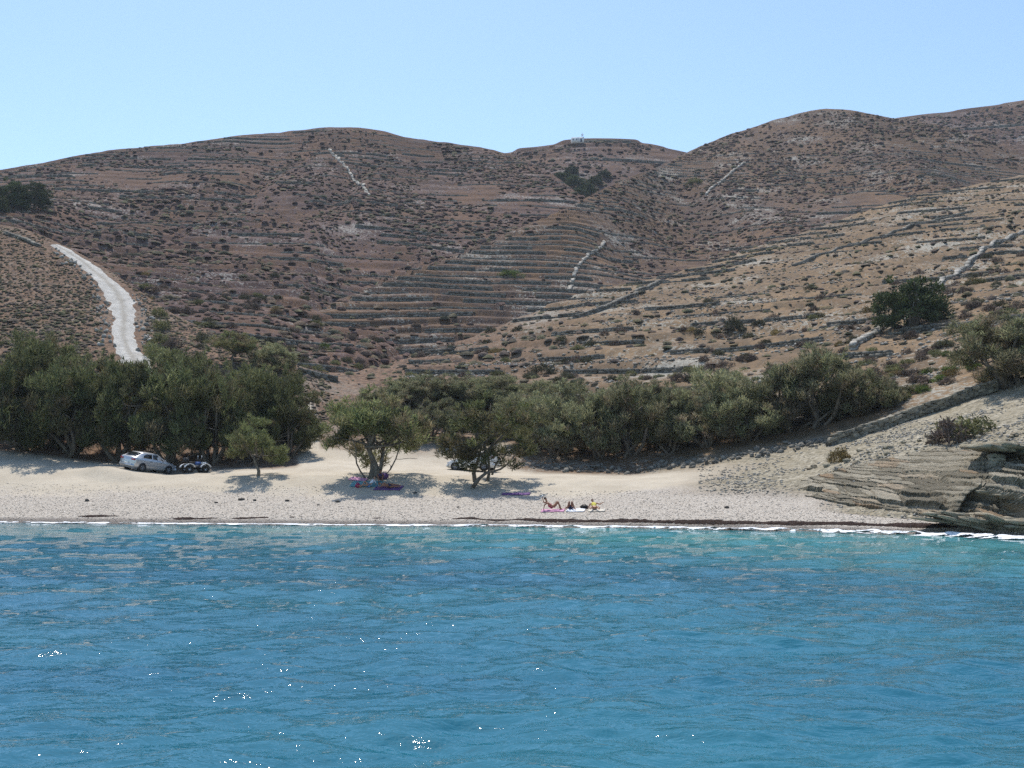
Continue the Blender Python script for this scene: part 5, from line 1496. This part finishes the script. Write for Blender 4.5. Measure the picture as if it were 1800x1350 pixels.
def quad_bike():
    p = at(343, 830, 81.5); z = NEAR.ground(p.x, 81.5)
    root = empty('quad_bike', (p.x, 81.5, z + 0.01), R(38)); tag(root, 'white and blue quad bike parked beside the silver car', 'quad bike')
    def bb(nm, c, s_, mat, b=0.03, parent=root, Mx=None):
        mb = MB(); mb.bevbox(c, s_, b, Mx); return mb.build(nm, M[mat], parent)
    for x in (-0.62, 0.62):
        for y in (-0.46, 0.46):
            mb = MB(); r = 0.29 if x < 0 else 0.27
            mb.lathe([(r - 0.14, -0.11), (r - 0.03, -0.125), (r, -0.09), (r, 0.09), (r - 0.03, 0.125), (r - 0.14, 0.11)], (0, 0, 0), 20)
            w = mb.build('wheel', M['tyre_rubber'], root, True); w.location = (x, y, r)
            mb = MB(); mb.lathe([(0.0, -0.06), (r - 0.135, -0.08), (r - 0.135, 0.08), (0.0, 0.06)], (0, 0, 0), 16); mb.build('rim', M['rim_metal'], w)
            s_ = 1 if y > 0 else -1
            mb = MB()
            arc = [(x + 0.42 * math.cos(t_), 0.30 + 0.40 * math.sin(t_)) for t_ in np.linspace(0.35, 2.8, 8)]
            V = []
            for ax_, az in arc: V += [(ax_, y - 0.16, az), (ax_, y + 0.17, az - 0.02)]
            V = np.array(V); mb.add(V, [[2 * i, 2 * i + 1, 2 * i + 3, 2 * i + 2] for i in range(7)])
            f = mb.build('mudguard', M['atv_white'], root, True); md = f.modifiers.new('thickness', 'SOLIDIFY'); md.thickness = 0.03
    bb('frame', (0, 0, 0.42), (1.25, 0.36, 0.30), 'black_plastic', 0.06)
    bb('tank', (0.18, 0, 0.72), (0.50, 0.34, 0.24), 'atv_blue', 0.07)
    bb('front_cowl', (0.62, 0, 0.72), (0.42, 0.50, 0.18), 'atv_white', 0.06)
    bb('seat', (-0.32, 0, 0.78), (0.62, 0.32, 0.14), 'seat_black', 0.05)
    bb('luggage_box', (-0.72, 0, 0.98), (0.34, 0.52, 0.34), 'black_plastic', 0.06)
    for nm, x in (('rear_rack', -0.70), ('front_rack', 0.66)):
        mb = MB()
        for y in (-0.3, -0.1, 0.1, 0.3): mb.tube([(x - .22, y, .86), (x + .22, y, .86)], .014, 5)
        for xx in (x - .22, x + .22): mb.tube([(xx, -.34, .86), (xx, .34, .86)], .014, 5)
        mb.build(nm, M['black_plastic'], root)
    mb = MB(); mb.tube([(0.42, 0, .75), (0.34, 0, .98)], .03, 6); mb.tube([(0.26, -.38, 1.02), (0.34, -.16, 1.0), (0.34, .16, 1.0), (0.26, .38, 1.02)], .016, 6); mb.build('handlebar', M['black_plastic'], root)
    for s_ in (-1, 1):
        mb = MB(); mb.tube([(0.30, s_ * .28, 1.0), (0.34, s_ * .36, 1.2)], .01, 5); mb.bevbox((0.34, s_ * .37, 1.25), (0.04, .14, .10), .015); mb.build('mirror', M['clear_lamp'], root)
        bb('headlight', (0.83, s_ * .15, .72), (.06, .14, .10), 'clear_lamp', .02)
    bb('number_plate', (-0.82, 0, .50), (.015, .22, .16), 'plate_white', .004)
    bb('tail_light', (-0.90, 0, .70), (.04, .14, .06), 'red_lamp', .012)
quad_bike()

# ------------------------------------------------------------------ chapel on the skyline
def chapel():
    simple('whitewash', (0.80, 0.79, 0.77), 0.8, 0.2, 0, 0.04)
    simple('grey_door', (0.10, 0.13, 0.18), 0.7)
    h = CHAPEL_HILL.first_hit(1015, 253)
    d = 519.0 if h is None else h.y
    x = ray(1015, 248)[0] * d; z = CHAPEL_HILL.ground(x, d) + 0.2
    root = empty('chapel', (x, d, z)); tag(root, 'tiny whitewashed chapel with a small belfry on the skyline of the rear hill', 'chapel')
    mb = MB(); mb.box((-1.2, 0, 1.1), (3.6, 4.2, 2.6)); mb.build('wall', M['whitewash'], root)
    mb = MB(); mb.box((1.85, -0.2, 1.15), (2.5, 4.0, 2.7)); mb.build('wall', M['whitewash'], root)
    mb = MB(); mb.tube([(-3.0, 0, 2.3), (0.6, 0, 2.3)], 0.6, 12); mb.build('roof', M['whitewash'], root)
    mb = MB(); mb.box((1.95, -1.4, 3.2), (0.18, 0.4, 1.5)); mb.box((2.65, -1.4, 3.2), (0.18, 0.4, 1.5)); mb.box((2.3, -1.4, 4.0), (1.0, 0.45, 0.22)); mb.box((2.3, -1.4, 4.45), (0.12, 0.12, 0.75)); mb.box((2.3, -1.4, 4.55), (0.42, 0.1, 0.1)); bf = mb.build('belfry', M['whitewash'], root)
    mb = MB(); mb.lathe([(0.0, 0.0), (0.22, 0.0), (0.12, 0.35), (0.0, 0.35)], (2.3, -1.4, 3.3), 10, np.array([[1, 0, 0], [0, 0, 1], [0, 1, 0]])); mb.build('bell', M['black_plastic'], bf)
    mb = MB(); mb.box((1.7, -2.21, 0.95), (0.9, 0.06, 1.8)); mb.build('door', M['grey_door'], root)
    for xx in (-2.1, -0.5):
        mb = MB(); mb.box((xx, -2.11, 1.35), (0.5, 0.06, 0.7)); mb.build('window', M['grey_door'], root)
chapel()

# ------------------------------------------------------------------ people and their things
def skin_mat():
    for key, c in (('skin_tan', (0.30, 0.135, 0.075)), ('skin_light', (0.42, 0.22, 0.14)), ('skin_deep', (0.22, 0.095, 0.055))):
        t = NT(key); n = t.noise(9, 3, vec=t.objco())
        M[key] = t.base(t.ramp(n, [(0.3, tuple(x * .88 for x in c)), (0.7, tuple(min(1, x * 1.1) for x in c))]), 0.55, 0.35)
skin_mat()
simple('hair_dark', (0.025, 0.017, 0.012), 0.6); simple('hair_brown', (0.07, 0.04, 0.022), 0.6)
simple('cloth_magenta', (0.42, 0.02, 0.12), 0.8); simple('cloth_yellow', (0.66, 0.56, 0.10), 0.85); simple('cloth_white', (0.72, 0.73, 0.76), 0.85)
simple('cloth_cream', (0.55, 0.50, 0.42), 0.85); simple('cloth_navy', (0.03, 0.04, 0.10), 0.85); simple('cloth_purple', (0.13, 0.06, 0.17), 0.85, var=.4, scale=14); simple('cloth_pink', (0.55, 0.27, 0.40), 0.85, var=.2, scale=9)
simple('cloth_blue', (0.10, 0.22, 0.42), 0.85); simple('bag_black', (0.02, 0.02, 0.022), 0.7); simple('paper', (0.78, 0.77, 0.76), 0.8); simple('cloth_teal', (0.12, 0.30, 0.33), 0.85)

def skinned(name, verts, radii, edges, mat, parent, sub=1):
    me = bpy.data.meshes.new(name)
    me.from_pydata([tuple(v) for v in verts], edges, []); me.update()
    o = link(name, me, mat, parent)
    md = o.modifiers.new('skin', 'SKIN'); md.use_smooth_shade = True; md.branch_smoothing = 0.4
    lay = me.skin_vertices[0] if me.skin_vertices else None
    if lay is None:
        me.attributes.new  # layer appears with the modifier
        lay = me.skin_vertices[0]
    for i, r in enumerate(radii): lay.data[i].radius = (r, r) if np.ndim(r) == 0 else r
    lay.data[0].use_root = True
    o.modifiers.new('sub', 'SUBSURF').levels = sub
    o.modifiers['sub'].render_levels = sub
    return o

def person(label, loc, rz, pose, skin, hair, clothes, group=None):
    """pose: joint positions. The body is one skinned surface grown from the pelvis."""
    root = empty('person', loc, rz, scale=(.88, .88, .92)); tag(root, label, 'person', group)
    J = {k: np.array(v, float) for k, v in pose.items()}
    V, Rr, E, idx = [], [], [], {}
    def add(k, p, r, par=None):
        idx[k] = len(V); V.append(np.array(p, float)); Rr.append(r)
        if par is not None: E.append((idx[par], idx[k]))
    add('pelvis', J['pelvis'], 0.135)
    add('waist', J['pelvis'] * .55 + J['chest'] * .45, 0.115, 'pelvis')
    add('chest', J['chest'], 0.145, 'waist')
    add('neckbase', J['chest'] * .3 + J['neck'] * .7, 0.075, 'chest')
    add('neck', J['neck'], 0.052, 'neckbase')
    hd = J['head']; up = (hd - J['neck']); up /= np.linalg.norm(up)
    face = J.get('face', np.array([0, -1, 0])); face = face - up * face.dot(up); face /= np.linalg.norm(face)
    add('jaw', hd - up * .045 + face * .015, 0.066, 'neck')
    add('brow', hd + up * .035, 0.083, 'jaw')
    add('skull', hd + up * .085, 0.062, 'brow')
    for s_, S in (('l', -1), ('r', 1)):
        add('sh' + s_, J['sh' + s_], 0.062, 'chest')
        add('el' + s_, J['el' + s_], 0.040, 'sh' + s_)
        add('wr' + s_, J['wr' + s_], 0.028, 'el' + s_)
        fd = J['wr' + s_] - J['el' + s_]; fd /= np.linalg.norm(fd)
        fd = J.get('hand' + s_, fd); fd = fd / np.linalg.norm(fd)
        side = np.cross(fd, np.array([0.2, 0.3, 1.0])); side /= np.linalg.norm(side); cur = np.cross(fd, side)
        add('palm' + s_, J['wr' + s_] + fd * .07, (0.038, 0.022), 'wr' + s_)
        for k, (o_, ln) in enumerate(((-.030, .062), (-.010, .075), (.011, .070), (.030, .056))):
            add('k%d' % k + s_, V[idx['palm' + s_]] + fd * .035 + side * o_, 0.0095, 'palm' + s_)
            add('t%d' % k + s_, V[idx['k%d' % k + s_]] + fd * ln * .8 + cur * .025, 0.008, 'k%d' % k + s_)
        add('th' + s_, J['wr' + s_] + fd * .035 + side * .045, 0.011, 'wr' + s_)
        add('tt' + s_, J['wr' + s_] + fd * .075 + side * .060 + cur * .012, 0.009, 'th' + s_)
        hip = J['pelvis'] + (J['kn' + s_] - J['pelvis']) * .18 + (J['hipax'] * S * .09)
        add('hip' + s_, hip, 0.095, 'pelvis')
        add('kn' + s_, J['kn' + s_], 0.062, 'hip' + s_)
        add('calf' + s_, J['kn' + s_] * .68 + J['an' + s_] * .32, 0.058, 'kn' + s_)
        add('an' + s_, J['an' + s_], 0.038, 'calf' + s_)
        add('toe' + s_, J['toe' + s_], (0.040, 0.026), 'an' + s_)
    skinned('body', V, Rr, E, skin, root, 2)
    # nose, ears and eyes, then hair
    def ball(nm, c, sc, mat, n=8):
        bm = bmesh.new(); bmesh.ops.create_uvsphere(bm, u_segments=n * 2, v_segments=n, radius=1.0)
        for v in bm.verts: v.co = Vector((v.co.x * sc[0], v.co.y * sc[1], v.co.z * sc[2]))
        me = bpy.data.meshes.new(nm); bm.to_mesh(me); bm.free(); smooth_mesh(me); o = link(nm, me, mat, root); o.location = c; return o
    sidev = np.cross(up, face)
    ball('nose', hd + up * .0 + face * .088, (.014, .014, .018), skin, 5)
    for S in (-1, 1):
        ball('ear', hd + up * .01 + sidev * S * .080, (.014, .018, .026), skin, 5)
        ball('eye', hd + up * .025 + face * .074 + sidev * S * .030, (.011, .011, .009), M['hair_dark'], 5)
    hc = ball('hair', hd + up * .062 - face * .028, (.092, .092, .085), hair)
    for nm, mat, keys, grow in clothes:
        ks = list(keys); vv = [V[idx[k]] for k in ks]; r2 = [((Rr[idx[k]] if np.ndim(Rr[idx[k]]) == 0 else Rr[idx[k]][0]) + grow) for k in ks]
        ee = [(ks.index(a_), ks.index(b_)) for (a, b) in E for a_, b_ in [([k for k in idx if idx[k] == a][0], [k for k in idx if idx[k] == b][0])] if a_ in ks and b_ in ks]
        skinned(nm, vv, r2, ee, mat, root, 1)
    return root

def towel(name, label, px, py, w, l, rz, mat, group=None, sheets=(NEAR,)):
    h = hit(px, py, list(sheets)); nu, nv = 9, 13
    V = []
    for i in range(nu):
        for j in range(nv):
            u, v = (i / (nu - 1) - .5) * w, (j / (nv - 1) - .5) * l
            x = h.x + u * math.cos(rz) - v * math.sin(rz); y = h.y + u * math.sin(rz) + v * math.cos(rz)
            V.append((x - h.x, y - h.y, NEAR.ground(x, y) - h.z + 0.03 + 0.03 * float(vnoise(x * 5, y * 5, 801))))
    mb = MB(); mb.add(np.array(V), grid_faces(nu, nv)); o = mb.build(name, mat, None, True); o.location = h
    md = o.modifiers.new('thickness', 'SOLIDIFY'); md.thickness = 0.015; md.offset = 1
    return tag(o, label, 'towel', group)

def on(px, py): return hit(px, py, [NEAR])
# sunbathers by the water
towel('towel', 'pink towel under the sunbather who is reading', 972, 898.5, 0.8, 1.4, R(90 - 10), M['cloth_pink'])
p = on(971, 897.5)
person('reclining sunbather in a dark magenta swimsuit reading with knees raised', p + Vector((0, 0, 0.03)), 0, dict(
    pelvis=(0.05, 0, .13), chest=(-.30, .02, .42), neck=(-.42, .02, .60), head=(-.46, .02, .72), face=(.6, -.3, .5), hipax=(0, 1, 0),
    shl=(-.34, -.16, .50), ell=(-.56, -.22, .32), wrl=(-.60, -.16, .06), handl=(-.3, 0, -1), shr=(-.36, .19, .50), elr=(-.58, .12, .50), wrr=(-.66, .0, .74), handr=(-.1, 0, 1),
    knl=(.40, -.10, .56), anl=(.52, -.12, .09), toel=(.70, -.13, .04), knr=(.36, .12, .58), anr=(.60, .12, .09), toer=(.78, .12, .04)),
    M['skin_tan'], M['hair_dark'], [('swimsuit', M['cloth_magenta'], ('pelvis', 'waist', 'chest'), 0.012)])
bk = MB(); Mx = np.array(Matrix.Rotation(R(35), 3, 'Y'))
bk.box((0, 0, 0), (0.03, 0.30, 0.22), Mx); o = bk.build('book', M['paper']); o.location = p + Vector((-.62, -.02, .86)); tag(o, 'white open book held up by the reclining reader', 'book')
towel('towel', 'white towel under the sunbather lying with knees up', 1012, 898, 0.8, 1.1, R(80), M['cloth_white'])
p = on(1003, 897)
person('sunbather lying flat with both knees up and feet apart towards the water', p + Vector((0, 0, 0.02)), 0, dict(
    pelvis=(0, .38, .13), chest=(0, .82, .17), neck=(0, 1.08, .17), head=(0, 1.20, .19), face=(0, .1, 1), hipax=(1, 0, 0),
    shl=(-.18, .98, .16), ell=(-.32, .75, .10), wrl=(-.36, .50, .06), shr=(.18, .98, .16), elr=(.34, .76, .10), wrr=(.38, .52, .06),
    knl=(-.08, .02, .56), anl=(-.26, -.30, .08), toel=(-.29, -.50, .05), knr=(.09, .02, .56), anr=(.27, -.30, .08), toer=(.31, -.50, .05)),
    M['skin_deep'], M['hair_brown'], [('shorts', M['cloth_navy'], ('pelvis', 'hipl', 'hipr'), 0.012)])
towel('towel', 'cream towel under the sunbather in a yellow top', 1049, 898, 0.8, 1.0, R(82), M['cloth_cream'])
p = on(1045, 897.5)
person('sunbather in a yellow top leaning back with legs spread towards the water', p + Vector((0, 0, 0.02)), R(-6), dict(
    pelvis=(0, 0.1, .13), chest=(-.06, .42, .36), neck=(-.12, .56, .48), head=(-.16, .62, .60), face=(-.2, -.8, .3), hipax=(1, 0, 0),
    shl=(-.26, .46, .42), ell=(-.42, .56, .22), wrl=(-.46, .50, .05), shr=(.12, .50, .44), elr=(.34, .44, .38), wrr=(.52, .30, .46),
    knl=(-.17, -.25, .25), anl=(-.27, -.58, .08), toel=(-.31, -.66, .22), knr=(.20, -.25, .25), anr=(.33, -.56, .08), toer=(.38, -.64, .22)),
    M['skin_light'], M['hair_dark'], [('top', M['cloth_yellow'], ('pelvis', 'waist', 'chest', 'neckbase', 'shl', 'shr'), 0.022)])
h = on(1027, 894)
def bag(label, loc, size, mat, rz):
    root = empty('beach_bag', loc, rz); tag(root, label, 'bag')
    mb = MB(); mb.bevbox((0, 0, size[2] / 2), size, min(size) * .25); mb.build('body', mat, root, True)
    for s_ in (-1, 1):
        mb = MB(); mb.tube([(-size[0] * .25, s_ * size[1] * .3, size[2] * .9), (-size[0] * .15, s_ * size[1] * .5, size[2] * 1.25), (size[0] * .15, s_ * size[1] * .5, size[2] * 1.25), (size[0] * .25, s_ * size[1] * .3, size[2] * .9)], .015, 5)
        mb.build('handle', mat, root)
bag('black holdall lying between two sunbathers near the water', h, (0.50, 0.26, 0.20), M['bag_black'], 0.05)

# the party in the shade of the lone tamarisk
towel('towel', 'pink towel at the foot of the lone tamarisk', 630, 843, 0.7, 1.3, R(75), M['cloth_pink'])
towel('towel', 'dark teal blanket spread under the lone tamarisk', 645, 851, 1.2, 2.2, R(85), M['cloth_teal'])
towel('towel', 'purple blanket spread under the lone tamarisk', 683, 858, 1.0, 1.9, R(80), M['cloth_purple'])
p = on(652, 857)
person('person in a white shirt resting propped up in the shade of the lone tamarisk', p + Vector((0, 0, 0.03)), R(12), dict(
    pelvis=(-.12, 0, .13), chest=(.16, .06, .44), neck=(.26, .08, .60), head=(.30, .06, .72), face=(-.8, -.5, .1), hipax=(.2, -1, 0),
    shl=(.14, -.14, .52), ell=(.04, -.24, .28), wrl=(-.16, -.20, .22), shr=(.22, .24, .52), elr=(.40, .30, .28), wrr=(.46, .24, .05),
    knl=(-.50, -.12, .42), anl=(-.72, -.16, .08), toel=(-.90, -.18, .04), knr=(-.55, .12, .16), anr=(-.98, .12, .08), toer=(-1.10, .12, .16)),
    M['skin_light'], M['hair_dark'], [('shirt', M['cloth_white'], ('pelvis', 'waist', 'chest', 'neckbase', 'shl', 'shr', 'ell', 'elr'), 0.022), ('shorts', M['cloth_blue'], ('pelvis', 'hipl', 'hipr'), 0.014)])
p = on(683, 859)
person('tanned sunbather lying on one side on the purple blanket in the shade', p + Vector((0, 0, 0.05)), R(-5), dict(
    pelvis=(0.05, 0, .17), chest=(-.36, .03, .22), neck=(-.58, .03, .28), head=(-.70, .02, .32), face=(0, -1, .2), hipax=(0, .3, 1),
    shl=(-.50, -.10, .16), ell=(-.70, -.22, .06), wrl=(-.74, -.16, .22), shr=(-.48, .06, .36), elr=(-.24, -.08, .34), wrr=(-.06, -.18, .20),
    knl=(.40, -.20, .12), anl=(.80, -.02, .10), toel=(.96, -.10, .08), knr=(.42, -.14, .26), anr=(.82, .04, .20), toer=(.98, -.04, .18)),
    M['skin_tan'], M['hair_brown'], [('swimsuit', M['cloth_navy'], ('pelvis', 'hipl', 'hipr'), 0.012)])
p = on(668, 848)
person('person in dark clothes sitting hunched behind the others under the lone tamarisk', p + Vector((0, 0, 0.02)), R(10), dict(
    pelvis=(0, 0, .13), chest=(.02, -.06, .50), neck=(.02, -.10, .70), head=(.02, -.13, .82), face=(.2, -1, -.1), hipax=(1, 0, 0),
    shl=(-.18, -.06, .58), ell=(-.26, -.28, .40), wrl=(-.10, -.42, .44), shr=(.21, -.06, .58), elr=(.30, -.28, .40), wrr=(.14, -.42, .44),
    knl=(-.16, -.38, .46), anl=(-.14, -.58, .08), toel=(-.14, -.76, .04), knr=(.18, -.38, .46), anr=(.16, -.58, .08), toer=(.16, -.76, .04)),
    M['skin_deep'], M['hair_dark'], [('shirt', M['cloth_navy'], ('pelvis', 'waist', 'chest', 'neckbase', 'shl', 'shr'), 0.02)])
bag('purple beach bag leaning against the trunk of the lone tamarisk', on(676, 842), (0.55, 0.35, 0.42), M['cloth_purple'], 0.3)
bag('small red bag beside the teal blanket', on(629, 857), (0.34, 0.25, 0.28), M['cloth_magenta'], 0.2)
towel('towel', 'purple striped towel in the shade of the leaning tamarisk', 907, 869, 0.75, 1.9, R(84), M['cloth_purple'])

# ------------------------------------------------------------------ air
def haze():
    mb = MB()
    lo, hi = np.array([-1600, -60, -4.0]), np.array([1600, 1000, 235.0])
    mb.box((lo + hi) / 2, hi - lo)
    m = bpy.data.materials.new('haze_air'); m.use_nodes = True; n = m.node_tree.nodes; n.clear()
    out = n.new('ShaderNodeOutputMaterial'); v = n.new('ShaderNodeVolumePrincipled')
    v.inputs['Color'].default_value = (0.78, 0.88, 1.0, 1); v.inputs['Density'].default_value = 0.00013; v.inputs['Anisotropy'].default_value = 0.1
    m.node_tree.links.new(v.outputs[0], out.inputs['Volume'])
    m.cycles.homogeneous_volume = True
    o = mb.build('haze', m); tag(o, 'thin blue haze over the bay and hills', 'haze', kind='stuff')
haze()
